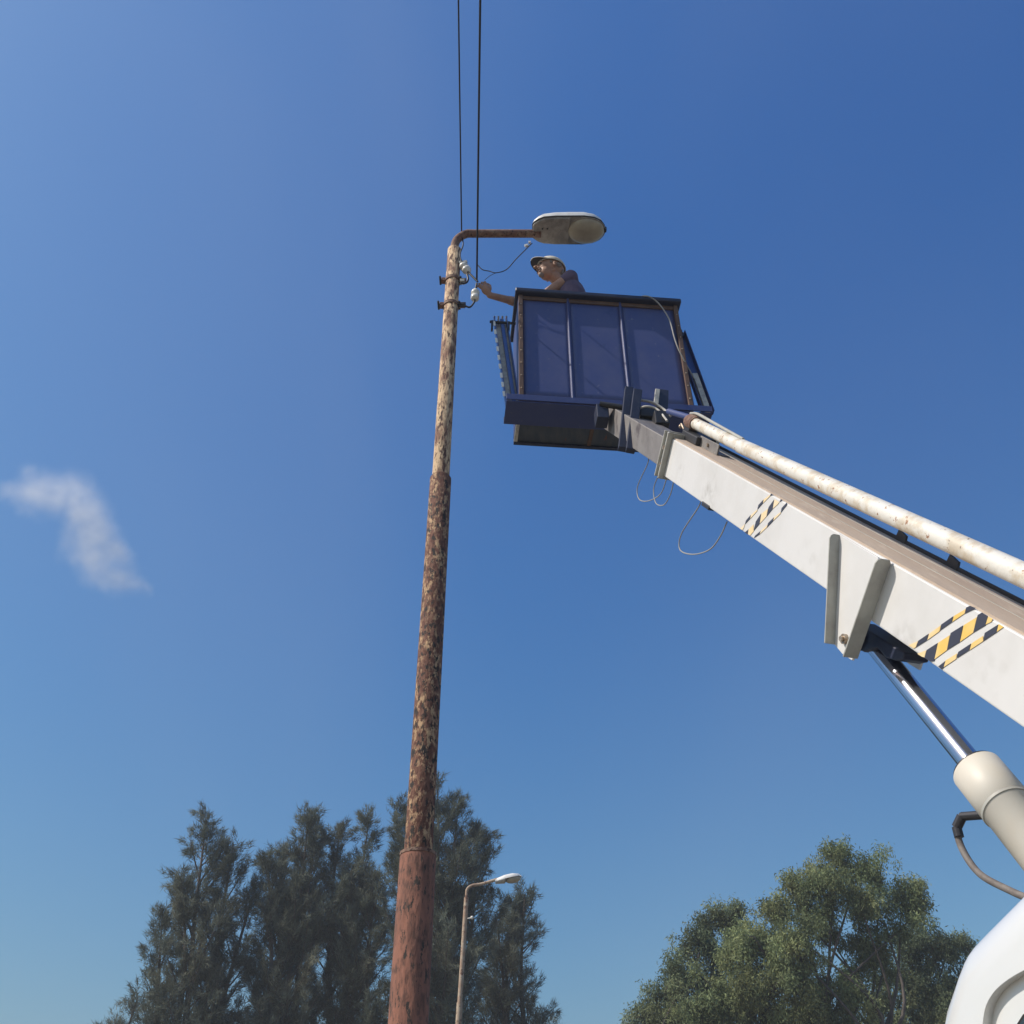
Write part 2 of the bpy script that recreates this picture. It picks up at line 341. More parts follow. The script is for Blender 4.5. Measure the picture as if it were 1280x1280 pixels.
b.build('hook', 'dark_metal', lamp)
b = MB(); b.box(atY(579, 329, PY-.03), (.035, 0, .008), (0, .02, 0), (-.003, 0, .014)); b.build('insulator_bracket', 'grey_paint_and_shade', lamp, bevel=.004); b = MB(); b.box(atY(578, 352, PY-.03), (.02, 0, 0), (0, .02, 0), (0, 0, .018))
b.build('insulator_bracket', 'grey_paint_and_shade', lamp, bevel=.004)
b = MB(); b.tube(spline([atY(576, 292, PY), atY(579, 305, PY-.02), atY(575, 318, PY-.05), atY(578, 330, PY-.05)], 6), .006, 6)
b.tube(spline([atY(585, 340, PY-.04), atY(590, 345, PY-.05), atY(597, 352, PY-.06)], 6), .009, 6)
b.tube(spline([atY(596, 354, PY-.06), atY(595, 360, PY-.05), il+Z*.06], 4), .009, 6)
b.build('jumper_cable', 'cable_black', lamp)
b = MB(); b.tube(spline([atY(597, 331, PY-.05), atY(603, 337, PY-.05), atY(612, 339, PY-.05), atY(620, 341, PY-.06), atY(633, 337, PY-.06), atY(645, 324, PY-.05), atY(658, 311, PY-.02), atY(665, 304, PY)], 6), .0045, 6)
b.tube(spline([atY(606, 350, PY-.05), atY(612, 345, PY-.05), atY(620, 341, PY-.06)], 5), .0025, 6)
b.build('lamp_lead', 'cable_black', lamp)
b = MB(); b.box(atY(658, 307, PY-.02), (.014, 0, .006), (0, .01, 0), (-.004, 0, .011)); b.build('terminal_block', 'porcelain', lamp, bevel=.002); b = MB(); b.box(atY(662, 303, PY-.02), (.01, 0, 0), (0, .01, 0), (0, 0, .01)); b.build('terminal_block', 'porcelain', lamp, bevel=.002)

# ------------------------------------------------------------------ overhead wires (to a pole far behind the camera)
def wire(name, P0, px_top, label, r):
    # horizontal run towards -Y, slightly sagging, so that it passes over the camera
    q = onplane(px_top[0], px_top[1], P0, Z); d = (q-P0); d.z = 0; d.normalize(); L = 34
    pts = []
    for i in range(41):
        t = i/40; pts.append(P0+d*(L*t)+Z*(-1.1*4*t*(1-t)*.35+.25*t))
    b = MB(); b.tube(pts, r, 8)
    return tag(b.build(name, 'cable_black'), label, 'overhead wire', 'overhead wires running from the rusty lamp')
w1 = wire('overhead_wire', atY(577, 290, PY), (573.5, 0), 'thin black overhead wire tied at the bend of the rusty lamp arm, the left one', .0062)
w2 = wire('overhead_wire', atY(596, 350, PY-.06), (600.5, 0), 'thin black overhead wire ending at the white insulator in the worker\'s hand, the right one', .0078)
# the next lamp of the row that carries the far ends, behind the camera
far = w1.data.vertices[-1].co

# ------------------------------------------------------------------ bucket truck
D0 = 2.75; SC = D0/3.1
az, el = .24853764, .91165881; BH, BW = .2608*SC, .2914*SC
d = Vector((-math.sin(az)*math.cos(el), math.cos(az)*math.cos(el), math.sin(el)))
s = Vector((math.cos(az), math.sin(az), 0)); n = s.cross(d)
A = atD(1280, 794, D0)                      # on the near top edge of the boom
TP = A.copy()
def onside(x, y, off=0): return onplane(x, y, A-s*off, s)      # boom's near side wall
MID = A+s*BW/2
def onmid(x, y): return onplane(x, y, MID, s)
def ontop(x, y, off=0): return onplane(x, y, A+n*off, n)
truck = empty('bucket_truck', (1.6, 2.1, 0))
tag(truck, 'white bucket truck, its boom raised with a navy blue work basket at the tip', 'bucket truck')
t_tip = (onside(838, 545)-A).dot(d); t_base = -.95
def boombox(t0, t1, h0, h1, w0, w1, name, mats, bevel=.004, parent=truck):
    c = A+d*(t0+t1)/2-n*(h0+h1)/2+s*(w0+w1)/2
    b = MB(); b.box(c, d*(t1-t0)/2, n*(h1-h0)/2, s*(w1-w0)/2); return b.build(name, mats, parent, bevel=bevel)
boom = boombox(t_base, t_tip, .004, BH, 0, BW, 'boom', 'boom_white', .006)
b = MB(); b.box(A+d*(t_base+t_tip)/2+n*0+s*BW/2, d*(t_tip-t_base)/2-d*.004, n*.004, s*(BW/2-.007)); b.build('boom_top_plate', 'boom_dust', boom)
# seam lines along the top plate
b = MB()
for w_, tt in ((.45, .0016), (.78, .0016)):
    b.box(A+d*(t_base+t_tip)/2+n*.0045+s*BW*w_, d*(t_tip-t_base)/2-d*.03, n*.0012, s*tt)
b.build('weld_seam', 'grey_paint_and_shade', boom)
b = MB(); b.box(A+d*(t_base+t_tip)/2+n*.008+s*(BW-.004), d*(t_tip-t_base)/2-d*.03, n*.010, s*.004); b.build('cable_tray_edge', 'dark_metal', boom)
for (px_, py_) in ((1124, 673), (1188, 706)):
    c = onplane(px_, py_+6, A+s*(BW-.01), s)
    b = MB(); b.prism([c-n*.04-d*.04, c-n*.04+d*.05, c+n*.050+d*.03, c+n*.038-d*.03], s*.010); b.build('top_lug', 'dark_metal', boom, bevel=.002)
bm_ = MATS['boom_white'].copy(); bm_.name = 'boom_white_stained'; MATS['boom_stained'] = bm_; boom.data.materials[0] = bm_
nn_, ll_ = bm_.node_tree.nodes, bm_.node_tree.links; pb_ = nn_['Principled BSDF']; src_ = pb_.inputs['Base Color'].links[0].from_socket
tc_n = nn_.new('ShaderNodeTexCoord'); no_n = nn_.new('ShaderNodeTexNoise'); no_n.inputs['Scale'].default_value = 16; no_n.inputs['Detail'].default_value = 7; ll_.new(tc_n.outputs['Object'], no_n.inputs['Vector'])
acc_ = None
for (x_, y_, r_, a_) in ((885, 622, .17, .8), (850, 590, .09, .5), (1130, 800, .10, .7), (1075, 760, .10, .4), (1010, 700, .14, .35), (1235, 850, .16, .3), (960, 600, .10, .3), (1180, 745, .12, .3)):
    dn_ = nn_.new('ShaderNodeVectorMath'); dn_.operation = 'DISTANCE'; ll_.new(tc_n.outputs['Object'], dn_.inputs[0]); dn_.inputs[1].default_value = onside(x_, y_)-truck.location
    mr_ = nn_.new('ShaderNodeMapRange'); mr_.interpolation_type = 'SMOOTHSTEP'; mr_.inputs[1].default_value = r_; mr_.inputs[2].default_value = 0; mr_.inputs[4].default_value = a_; ll_.new(dn_.outputs['Value'], mr_.inputs[0])
    if acc_ is None: acc_ = mr_.outputs[0]
    else:
        mx_ = nn_.new('ShaderNodeMath'); mx_.operation = 'MAXIMUM'; ll_.new(acc_, mx_.inputs[0]); ll_.new(mr_.outputs[0], mx_.inputs[1]); acc_ = mx_.outputs[0]
m1_ = nn_.new('ShaderNodeMapRange'); m1_.inputs[1].default_value = .46; m1_.inputs[2].default_value = .68; ll_.new(no_n.outputs[0], m1_.inputs[0])
m2_ = nn_.new('ShaderNodeMath'); m2_.operation = 'MULTIPLY'; ll_.new(acc_, m2_.inputs[0]); ll_.new(m1_.outputs[0], m2_.inputs[1])
mi_ = nn_.new('ShaderNodeMix'); mi_.data_type = 'RGBA'; ll_.new(m2_.outputs[0], mi_.inputs[0]); ll_.new(src_, mi_.inputs[6]); mi_.inputs[7].default_value = (.38, .36, .32, 1); ll_.new(mi_.outputs[2], pb_.inputs['Base Color'])
# inner boom
t_in = (onside(756, 508)-A).dot(d)
inner = boombox(t_tip-.3, t_in+.05, .030, BH-.022, .03, BW-.03, 'inner_boom', 'old_steel', .005)
# end collar of the outer boom
def onsidebar(p, q, w, t, off, name, m, parent, bevel=.003, skew=None):
    """bar lying on the boom's side wall from pixel p to pixel q, w wide along the wall, t thick, standing off the wall"""
    P, Q = onside(*p, off=off), onside(*q, off=off)
    b = MB(); b.beam(P-s*t/2, Q-s*t/2, t, w, s); return b.build(name, m, parent, bevel=bevel)
col = MB()
tc_ = t_tip+.0
for dt, m_, ex in ((.035, 1, .030), (-.045, 1, .034)):
    for (h0, h1, wa, wb) in ((-.03, BH+.02, -ex, 0.0), (-.03, BH+.02, BW, BW+ex), (-.03, 0, 0, BW), (BH, BH+.02, 0, BW)):
        c = A+d*(tc_+dt)-n*(h0+h1)/2+s*(wa+wb)/2
        col.box(c, d*.006, n*(h1-h0)/2, s*(abs(wb-wa)/2))
cg = col.build('end_collar', 'grey_paint_and_shade', boom, bevel=.003)
boombox(tc_-.039, tc_+.029, -.025, BH+.012, -.014, -.001, 'collar_strap', 'boom_white', .003, boom)
b = MB(); c = A+d*(tc_+.0)-n*.07-s*.016; b.tube([c-s*.0, c-s*.014], .012, 6); b.build('collar_bolt', 'bolt_steel', boom); b = MB(); c = A+d*(tc_+.0)-n*.17-s*.016; b.tube([c, c-s*.012], .009, 6); b.build('collar_bolt', 'bolt_steel', boom)
# wear block under the boom tip
c = onside(882, 633)+s*.06
b = MB(); b.box(c+n*.004, d*.055, n*.012, s*.065); b.build('wear_block', 'dark_metal', boom, bevel=.004)
# rust-brown smudge plate on side near it
# pivot bracket on the boom's side: two upright flanges with a plate between
pl = MB(); pts = [onside(x, y, .001) for x, y in ((1050, 667), (1100, 697), (1103, 712), (1068, 826), (1056, 818), (1038, 797))]
pl.prism(pts, -s*.010); br = pl.build('bracket_plate', 'boom_white', boom, bevel=.002)
def flange(p, q, w=.052):
    P, Q = onside(*p, off=0), onside(*q, off=0); up = (P-Q).normalized()
    nb = up.cross(s).normalized()
    pts = [P-up*.012-s*.002, P-s*.010, P-s*(w-.016), P-up*.006-s*(w-.005), P-up*.018-s*w, Q-s*w, Q-s*.002]
    b = MB(); b.prism(pts, nb*.008); return b.build('flange', 'grey_paint_and_shade', boom, bevel=.002)  # grey puts the shade of the flange's visible face into its colour
flange((1053, 669), (1047, 806)); flange((1116, 701), (1073, 824), .06)
# the same on the far wall
def mir(P): return P+s*(BW-2*((P-A).dot(s)))
b = MB(); b.prism([mir(p) for p in pts], s*.010); b.build('bracket_plate', 'boom_white', boom)
# bracket plates below the boom carrying the pin
pc = onside(1057, 799, .012)
b = MB(); b.tube([pc, pc-s*.012], .019, 24); b.tube([pc-s*.012, pc-s*.022], .011, 6)
b.build('pivot_pin', 'bolt_steel', boom, bevel=.001)
# underside housing where the rod enters
P1 = [onmid(x, y) for x, y in ((1080, 778), (1146, 818), (1145, 826), (1135, 828), (1122, 824), (1112, 812), (1094, 817), (1078, 810))]
b = MB(); b.prism([p-s*.05 for p in P1], s*.10); b.build('rod_housing', 'navy_dark', boom, bevel=.006)
# hazard stickers
def sticker(name, ox, oy, k, polys, mats):
    b = MB()
    for m_, pl_ in polys:
        b.m = m_; pts = [onside(ox+x/k, oy+y/k, .001) for x, y in pl_]; b.prism(pts, -s*.0012)
    return b.build(name, mats, boom)
K, Y_, W_ = 0, 1, 2
sticker('hazard_marking', 1120, 740, 8, [
 (W_, [(140, 535), (170, 515), (200, 552), (230, 545)]) if 0 else (Y_, [(125, 532), (225, 490), (200, 552), (180, 565)]),
 (K, [(200, 552), (222, 490), (328, 418), (312, 482)]), (Y_, [(316, 480), (336, 415), (452, 332), (438, 392)]),
 (K, [(440, 385), (455, 325), (575, 243), (562, 300)]), (Y_, [(566, 298), (582, 240), (700, 168), (690, 213)]),
 (K, [(690, 215), (705, 155), (742, 138), (800, 162)]),
 (Y_, [(215, 618), (306, 582), (286, 655), (262, 648)]), (K, [(290, 660), (310, 580), (418, 510), (385, 690), (345, 695)]),
 (Y_, [(388, 672), (424, 508), (540, 432), (512, 580)]), (K, [(512, 580), (550, 410), (672, 335), (640, 500)]),
 (Y_, [(644, 498), (680, 332), (812, 250), (775, 405)]), (K, [(775, 405), (820, 230), (862, 205), (920, 240), (897, 332)]),
 (Y_, [(900, 325), (926, 244), (968, 268), (955, 298)]),
 (K, [(425, 745), (495, 690), (480, 755), (455, 772)]), (Y_, [(480, 752), (500, 684), (612, 615), (604, 668)]),
 (K, [(612, 660), (625, 600), (750, 517), (738, 578)]), (Y_, [(740, 580), (760, 512), (872, 440), (875, 490)]),
 (K, [(875, 490), (890, 410), (1025, 325), (1010, 400)]), (Y_, [(1012, 398), (1030, 320), (1078, 350)])],
 ['hazard_black', 'hazard_yellow', 'boom_white'])
sticker('hazard_marking', 900, 590, 10.667, [
 (K, [(500, 500), (515, 440), (580, 370), (575, 415)]), (K, [(335, 695), (350, 645), (410, 575), (405, 620)]), (K, [(670, 320), (682, 288), (712, 296)]),
 (K, [(625, 590), (650, 470), (725, 365), (705, 490)]), (K, [(450, 785), (480, 660), (550, 555), (530, 690)]), (K, [(332, 806), (382, 765), (370, 835)]),
 (K, [(795, 400), (812, 364), (838, 372)]), (K, [(810, 545), (825, 480), (895, 405), (890, 445)]), (K, [(628, 740), (645, 680), (720, 605), (712, 650)]),
 (K, [(455, 880), (470, 850), (545, 785), (530, 830)]),
 (Y_, [(268, 755), (333, 693), (322, 738), (300, 775)]), (Y_, [(407, 622), (415, 572), (498, 500), (496, 520)]), (Y_, [(577, 415), (585, 365), (672, 300), (668, 322)]),
 (Y_, [(376, 828), (384, 765), (448, 700), (452, 788), (405, 845)]), (Y_, [(533, 688), (555, 555), (640, 490), (623, 590)]), (Y_, [(707, 488), (728, 365), (792, 402), (770, 432)]),
 (Y_, [(533, 828), (548, 784), (638, 700), (626, 738)]), (Y_, [(714, 648), (724, 604), (815, 530), (808, 556)])],
 ['hazard_black', 'hazard_pale'])

# levelling rod above the boom
r0, r1 = onmid(868, 529), onmid(1280, 718)
dr = (r1-r0).normalized(); rend = r1+dr*1.0
b = MB(); b.tube([r0, onmid(925, 557)], .034, 24); b.tube([onmid(925, 557), onmid(926, 557.5)], [.034, .0365], 24); b.tube([onmid(926, 557.5), rend], .0385, 24)
rod = b.build('levelling_rod', 'rod_white', truck)
b = MB(); b.tube([r0-dr*.10, r0-dr*.07, r0-dr*.0, r0+dr*.03], [.036, .045, .047, .040], 20); b.build('rod_collar', 'rusty_steel', rod)
b = MB(); b.tube([r0-dr*.08+n*.02, r0-dr*.50+n*.0], .020, 14); b.build('rod_end', 'navy', rod)
b = MB(); b.tube(spline([r0-dr*.10+n*.044, r0+dr*.02+n*.058, r0+dr*.3+n*.048, r0+dr*.75+n*.030], 5), .009, 8); b.build('hydraulic_pipe', 'grey_paint_and_shade', rod)
c = onmid(892, 556)
b = MB(); c = A+d*((c-A).dot(d))+s*BW*.4; b.box(c+n*.034, d*.15, n*.030, s*.004); b.box(c+n*.007+s*.035, d*.15, n*.003, s*.04); b.build('rod_support', 'dull_grey', boom, bevel=.003)
b = MB(); b.tube([c+n*.034-s*.004, c+n*.034-s*.014], .010, 6); b.build('support_bolt', 'bolt_steel', boom)
# fittings and hoses round the boom tip
b = MB(); 
for i, (x, y, r) in enumerate(((858, 540, .016), (863, 546, .014), (868, 545, .012), (872, 550, .012), (851, 533, .014))):
    b.ball(onmid(x, y), r, nu=10, nv=6)
b.tube(spline([onmid(852, 530), onmid(858, 541), onmid(868, 546), onmid(876, 553)], 5), .008, 8); b.build('hose_fitting', 'bolt_steel', boom)
b = MB(); c = A+d*(t_tip-.12)+s*BW/2; b.box(c+n*.03, d*.13, n*.025, s*.06); b.box(c+n*.05+d*.16, d*.05, n*.04, s*.03); b.build('valve_block', 'dark_metal', boom, bevel=.005)

# lift cylinder (in the boom's vertical mid plane)
cU = onmid(1088, 800); cM = onmid(1225, 968); dc = (cM-cU).normalized()
head_t = (cM-cU).length
def perp_r(px_w, P): return px_w/FPX*((P-CAM).dot(Vector((0, cp, sp))))/2
rc = perp_r(30, cM)
cyl = MB(); rb = perp_r(61, cM); cb = cU+dc*(head_t-.02); cl_ = cM+dc*1.5
print('cyl', cU, cM, rc, rb, 'boom', A, t_tip, BH, BW)
cyl.tube([cb, cb+dc*.006, cb+dc*.17, cb+dc*.172, cb+dc*.40, cb+dc*.402, cl_], [rb*.93, rb*1.03, rb*1.03, rb*.985, rb*.985, rb*.965, rb*.965], 40)
cylo = cyl.build('lift_cylinder', 'cream_paint', truck)
b = MB(); b.tube([cb+dc*.165, cb+dc*.174], [rb*1.045, rb*1.045], 40); b.build('weld_ring', 'grey_paint_and_shade', cylo)
b = MB(); b.tube([cb+dc*.398, cb+dc*.403], [rb*.99, rb*.99], 40); b.build('weld_ring', 'grey_paint_and_shade', cylo)
b = MB(); b.tube([cb-dc*.004, cb+dc*.003], [rb*.96, rb*.96], 40); b.build('wiper_seal', 'dark_metal', cylo)
b = MB(); b.tube([cU, cb+dc*.05], rc, 32); b.build('piston_rod', 'chrome', cylo)
b = MB(); b.tube([cU-s*.06, cU+s*.06], .045, 24); b.build('rod_eye', 'navy_dark', cylo)
hz = [onmid(1224, 1019), onmid(1206, 1021)-s*.01, onmid(1203, 1035)-s*.02, onmid(1210, 1062)-s*.02, onmid(1232, 1093)-s*.02, onmid(1262, 1113), onmid(1290, 1125)]
b = MB(); b.tube(spline(hz, 6), .0105, 12); b.build('hydraulic_hose', 'hose_grey', cylo)
b = MB(); b.tube([hz[0]+(hz[0]-hz[1])*.4, hz[1], ], .014, 8); b.tube([hz[1], hz[2]], .016, 8); b.tube([hz[2], hz[2]+(hz[3]-hz[2])*.45], .0155, 8); b.build('hose_elbow', 'dark_metal', cylo, bevel=.002)

# slack cables hanging under the boom tip
def hang(pts, m, r=.0033, dz=0):
    b = MB(); b.tube(spline([onplane(x, y, A+s*.09, s) for x, y in pts], 8), r, 8); return b.build('slack_cable', m, truck)
hang([(811, 570), (809, 581), (797, 608), (799, 624), (811, 626), (826, 617), (834, 596)], 'cable_grey')
hang([(822, 596), (817, 612), (820, 629), (830, 631), (838, 618), (842, 602)], 'cable_grey')
hang([(877, 622), (873, 634), (852, 667), (850, 687), (866, 693), (887, 687), (900, 671), (909, 652)], 'cable_grey', .0035)

# basket
BR = R(5); bx = Vector((math.cos(BR), math.sin(BR), 0)); by = Vector((-math.sin(BR), math.cos(BR), 0))
P0 = atY(648, 362, 5.4); ZT = P0.z-.045; P0.z = 0                        # front left corner
ZB = 7.07; WB = 1.375; DB = .50; H = ZT-ZB
def bp(x, y, z): return P0+bx*x+by*y+Z*z
basket = empty('basket', bp(WB/2, DB/2, ZB)); basket.parent = truck; basket.location = bp(WB/2, DB/2, ZB)-truck.location
def bbox(x0, x1, y0, y1, z0, z1, name, m, bevel=.003, parent=None):
    b = MB(); b.box(bp((x0+x1)/2, (y0+y1)/2, (z0+z1)/2), bx*(x1-x0)/2, by*(y1-y0)/2, Z*(z1-z0)/2)
    return b.build(name, m, parent or basket, bevel=bevel)
def bonfront(x, y, off=0): return onplane(x, y, P0-by*off, by)
def fx(x, y): return (bonfront(x, y)-P0).dot(bx)
# walls: panels with slight bow
def panel(x0, x1, yy, name):
    b = MB(); nx, nz = 8, 12; vs = []
    for k in range(nz+1):
        for i in range(nx+1):
            u = i/nx; w = k/nz; bow = .0016*mnoise.noise(Vector((x0*3+u*1.5, w*2.3, 4)))
            vs.append(bp(x0+(x1-x0)*u, yy-bow*.5, ZB+.01+(H-.03)*w))
    fs = [(k*(nx+1)+i, k*(nx+1)+i+1, (k+1)*(nx+1)+i+1, (k+1)*(nx+1)+i) for k in range(nz) for i in range(nx)]
    b.add(vs, fs, True); o = b.build(name, 'navy_panel', basket)
    md = o.modifiers.new('t', 'SOLIDIFY'); md.thickness = .004; return o
x_r1, x_r2 = fx(714, 440), fx(782, 440)
for a0, a1 in ((.03, x_r1), (x_r1, x_r2), (x_r2, WB-.03)): panel(a0, a1, .006, 'panel')
for zz_ in [ZB+.10+k*.145 for k in range(9)]:
    for xx_ in (.018, WB-.018):
        rv = MB(); rv.ball(bp(xx_, -.0235, zz_), (.007, .004, .007), nu=8, nv=5); rv.build('rivet', 'bolt_steel', basket)
for xr in (x_r1, x_r2):
    b = MB(); pr = [(-.022, .005), (-.013, -.013), (-.004, -.015), (.006, -.006), (.018, .005)]
    b.prism([bp(xr+q, w, ZB+.02) for q, w in pr], Z*(H-.06)); b.build('pressed_rib', 'navy', basket, bevel=.003)
bbox(0.004, WB-.004, DB-.008, DB, ZB+.02, ZT-.02, 'panel', 'navy')
bbox(-.002, .004, .02, DB-.02, ZB+.02, ZT-.02, 'panel', 'navy'); bbox(WB-.004, WB+.002, .02, DB-.02, ZB+.02, ZT-.02, 'panel', 'navy')
bbox(.01, WB-.01, .0, DB, ZB-.006, ZB, 'floor', 'basket_under')
b = MB()
for yy in (.22, .34): pass
bbox(0, WB, -.005, .03, ZB-.02, ZB-.007, 'floor_edge', 'primer_rust'); bbox(0, WB, DB-.03, DB+.003, ZB-.025, ZB-.007, 'floor_edge', 'navy_dark')
bbox(0, .03, .031, DB-.031, ZB-.02, ZB-.007, 'floor_edge', 'worn_white')
bbox(.60, .63, .031, DB-.031, ZB-.02, ZB-.007, 'floor_brace', 'primer_rust')
# corner posts of bare primer
for x0 in (0, WB-.035):
    bbox(x0, x0+.035, -.022, .006, ZB, ZT-.045, 'corner_post', 'primer_rust'); bbox(x0, x0+.035, DB-.03, DB+.005, ZB, ZT-.045, 'corner_post', 'navy_dark')
bbox(  .036, WB-.036, -.008, .006, ZT-.085, ZT-.042, 'rim_angle', 'primer_rust')
b = MB(); e = .03
lo = [bp(-e, -.058, ZT-.04), bp(WB+e, -.058, ZT-.04), bp(WB+e, DB+e, ZT-.04), bp(-e, DB+e, ZT-.04)]
li = [bp(.035, .035, ZT-.04), bp(WB-.035, .035, ZT-.04), bp(WB-.035, DB-.035, ZT-.04), bp(.035, DB-.035, ZT-.04)]
vs = lo+li+[p+Z*.05 for p in lo+li]
fs = []
for i in range(4):
    j = (i+1) % 4
    fs += [(i, 4+i, 4+j, j), (8+i, 8+j, 12+j, 12+i), (i, j, 8+j, 8+i), (4+i, 12+i, 12+j, 4+j)]
b.add(vs, fs); b.build('rim', 'navy_dark', basket, bevel=.012, seg=3)

# support frame: low cross beam and two leaning side arms
fr = MB()
xb0, xb1 = fx(632, 505), fx(888, 522)
bbox(xb0, xb1, -.075, -.065, 6.985, 7.045, 'beam_face', 'worn_white' if 0 else 'navy', .003)
bbox(xb0, xb1, -.064, .19, 6.972, 6.984, 'cross_beam', 'navy', .003)
bbox(xb0, xb1, .18, .19, 6.985, 7.040, 'beam_flange', 'navy_dark', .003)
def armpart(pb, pt, yb, w, name, mats):
    Pb, Pt = atY(*pb, yb), atY(*pt, yb); b = MB(); side = bx
    b.m = 0; b.beam(Pb, Pt, w, .008, side)
    dd = (Pt-Pb).normalized()
    b.m = 1; b.beam(Pb-side*(w/2)-by*.025, Pt-side*(w/2)-by*.025, .055, .008, by)
    b.beam(Pb+side*(w/2)-by*.025, Pt+side*(w/2)-by*.025, .055, .008, by)
    return b.build(name, mats, basket, bevel=.002), Pb, Pt, dd
a1, Pb, Pt, dd = armpart((641, 512), (625, 402), 5.50, .105, 'support_arm', ['worn_white', 'blue_bright'])
b = MB(); b.beam(Pb+bx*.015-by*.02, Pt+bx*.012-by*.02, .03, .03, bx); b.build('arm_tube', 'blue_bright', basket, bevel=.004)
rf = MB()
L_ = (Pt-Pb).length
for k in range(9):
    q = Pb+dd*(.10+k*.115)*L_/1.15-bx*.062-by*.052
    r_ = MB(); r_.beam(q, q+dd*.055, .02, .004, bx); r_.build('reflector', 'reflector', basket)
b = MB(); q = atY(624, 403, 5.46); b.tube([q-bx*.08, q+bx*.14], .012, 10); b.box(q-bx*.06+Z*-.05, bx*.008, by*.02, Z*.05); b.box(q+bx*.08+Z*-.05, bx*.008, by*.02, Z*.05); b.build('pivot_bar', 'dark_metal', basket)
for k in range(4):
    b = MB(); q = atY(618+k*5, 399, 5.48); b.tube([q-Z*.05, q+Z*.035], .008, 8); b.build('stud', 'bolt_steel', basket)
a2, Pb2, Pt2, dd2 = armpart((884, 518), (848, 418), 5.66, .09, 'support_arm', ['blue_bright', 'navy'])
b = MB(); b.beam(Pb2-by*.03, Pb2+(Pt2-Pb2)*.45-by*.03, .045, .03, bx); b.build('arm_sleeve', 'worn_white', basket, bevel=.003)
b = MB(); b.tube([Pt2-by*.05-dd2*.05, Pt2+by*.05-dd2*.05], .03, 14); b.box(Pt2-bx*.02, bx*.05, by*.03, Z*.035); b.build('pivot_bracket', 'navy_dark', basket, bevel=.004)
b = MB(); b.beam(atY(865, 512, 5.8), atY(852, 445, 5.8), .05, .01, bx); b.build('inner_strap', 'blue_bright', basket)
# clamp uprights where the boom meets the basket
def upright(p, q, w, th, Yd, name='clamp_upright', m='navy_dark'):
    P, Q = atY(*p, Yd), atY(*q, Yd); b = MB(); b.beam(P, Q, w, th, bx); return b.build(name, m, basket, bevel=.004)
upright((786, 486), (778, 562), .060, .05, 5.02); upright((797, 489), (788, 564), .062, .05, 4.93)
upright((829, 489), (828, 516), .075, .04, 5.15)
upright((822, 487), (820, 505), .035, .02, 5.12, 'clamp_ear', 'worn_white')
b = MB(); c = atY(752, 520, 5.22); b.box(c, bx*.045, by*.06, Z*.07); b.build('mount_block', 'navy_dark', basket, bevel=.006)
b = MB(); b.tube([atY(750, 505, 5.16), atY(830, 517, 5.12)], .022, 12); b.build('pivot_shaft', 'dark_metal', basket)
b = MB(); b.tube(spline([atY(800, 500, 4.95), atY(815, 503, 4.95), atY(830, 512, 4.95), atY(838, 520, 4.9)], 4), .010, 8)
b.tube(spline([atY(796, 512, 4.95), atY(808, 508, 4.9), atY(822, 512, 4.9), atY(834, 526, 4.8)], 4), .008, 8); b.build('hose', 'worn_white', basket)
b = MB(); b.box(atY(812, 520, 5.0), bx*.08, by*.05, Z*.05); b.box(atY(826, 527, 4.9), bx*.05, by*.05, Z*.06); b.build('valve_block', 'dark_metal', basket, bevel=.006)
# hose over the rim
hp = [bonfront(793, 371, .03)+Z*.03+by*.05, bonfront(808, 371, .07)+Z*.01, bonfront(822, 378, .06), bonfront(836, 398, .06), bonfront(843, 422, .06), bonfront(848, 436, .05), bonfront(856, 452, .02), bonfront(868, 474, -.05)]
b = MB(); b.tube(spline(hp, 8), .006, 8); b.build('control_cable', 'cable_grey', basket)

# turret, chassis and cab (the truck stands along the road; boom slewed a little)
TR = R(3.9); ty = Vector((-math.sin(TR), math.cos(TR), 0)); tx = Vector((math.cos(TR), math.sin(TR), 0))
T0 = Vector((.70, 1.53, 0))                                              # a point on the cab's near wall
def tp(x, y, z): return T0+tx*x+ty*y+Z*z
def tbox(x0, x1, y0, y1, z0, z1, name, m, bevel=.01, parent=truck, seg=2):
    b = MB(); b.box(tp((x0+x1)/2, (y0+y1)/2, (z0+z1)/2), tx*(x1-x0)/2, ty*(y1-y0)/2, Z*(z1-z0)/2)
    return b.build(name, m, parent, bevel=bevel, seg=seg)
bpv = A+d*(t_base+.12)+s*BW/2-n*BH/2                                      # boom pivot
tc = Vector((bpv.x+.02, bpv.y+.28, 0))
b = MB(); b.tube([tc+Z*.9, tc+Z*1.35], .26, 32); b.tube([tc+Z*1.35, tc+Z*1.42], .30, 32); b.build('turret_base', 'boom_white', truck)
hd_ = Vector((d.x, d.y, 0)).normalized()
for sg in (-1, 1):
    b = MB(); o_ = s*sg*(BW/2+.03)
    q = [tc+Z*1.42-hd_*.24, tc+Z*1.42+hd_*.26, tc+Z*1.75+hd_*.26, Vector((bpv.x, bpv.y, bpv.z+.08))+hd_*.1, Vector((bpv.x, bpv.y, bpv.z+.08))-hd_*.08, tc+Z*1.9-hd_*.32]
    b.prism([p+o_-s*.01 for p in q], s*.02); b.build('turret_cheek', 'boom_white', truck, bevel=.004)
b = MB(); b.tube([Vector(bpv)-s*.2, Vector(bpv)+s*.2], .035, 20); b.build('boom_pin', 'bolt_steel', truck)
tbox(.02, 1.75, .55, 4.2, .82, .95, 'deck', 'grey_paint_and_shade')
tbox(.45, .55, -2.2, 4.2, .6, .80, 'chassis_rail', 'dark_metal'); tbox(1.22, 1.32, -2.2, 4.2, .6, .80, 'chassis_rail', 'dark_metal')
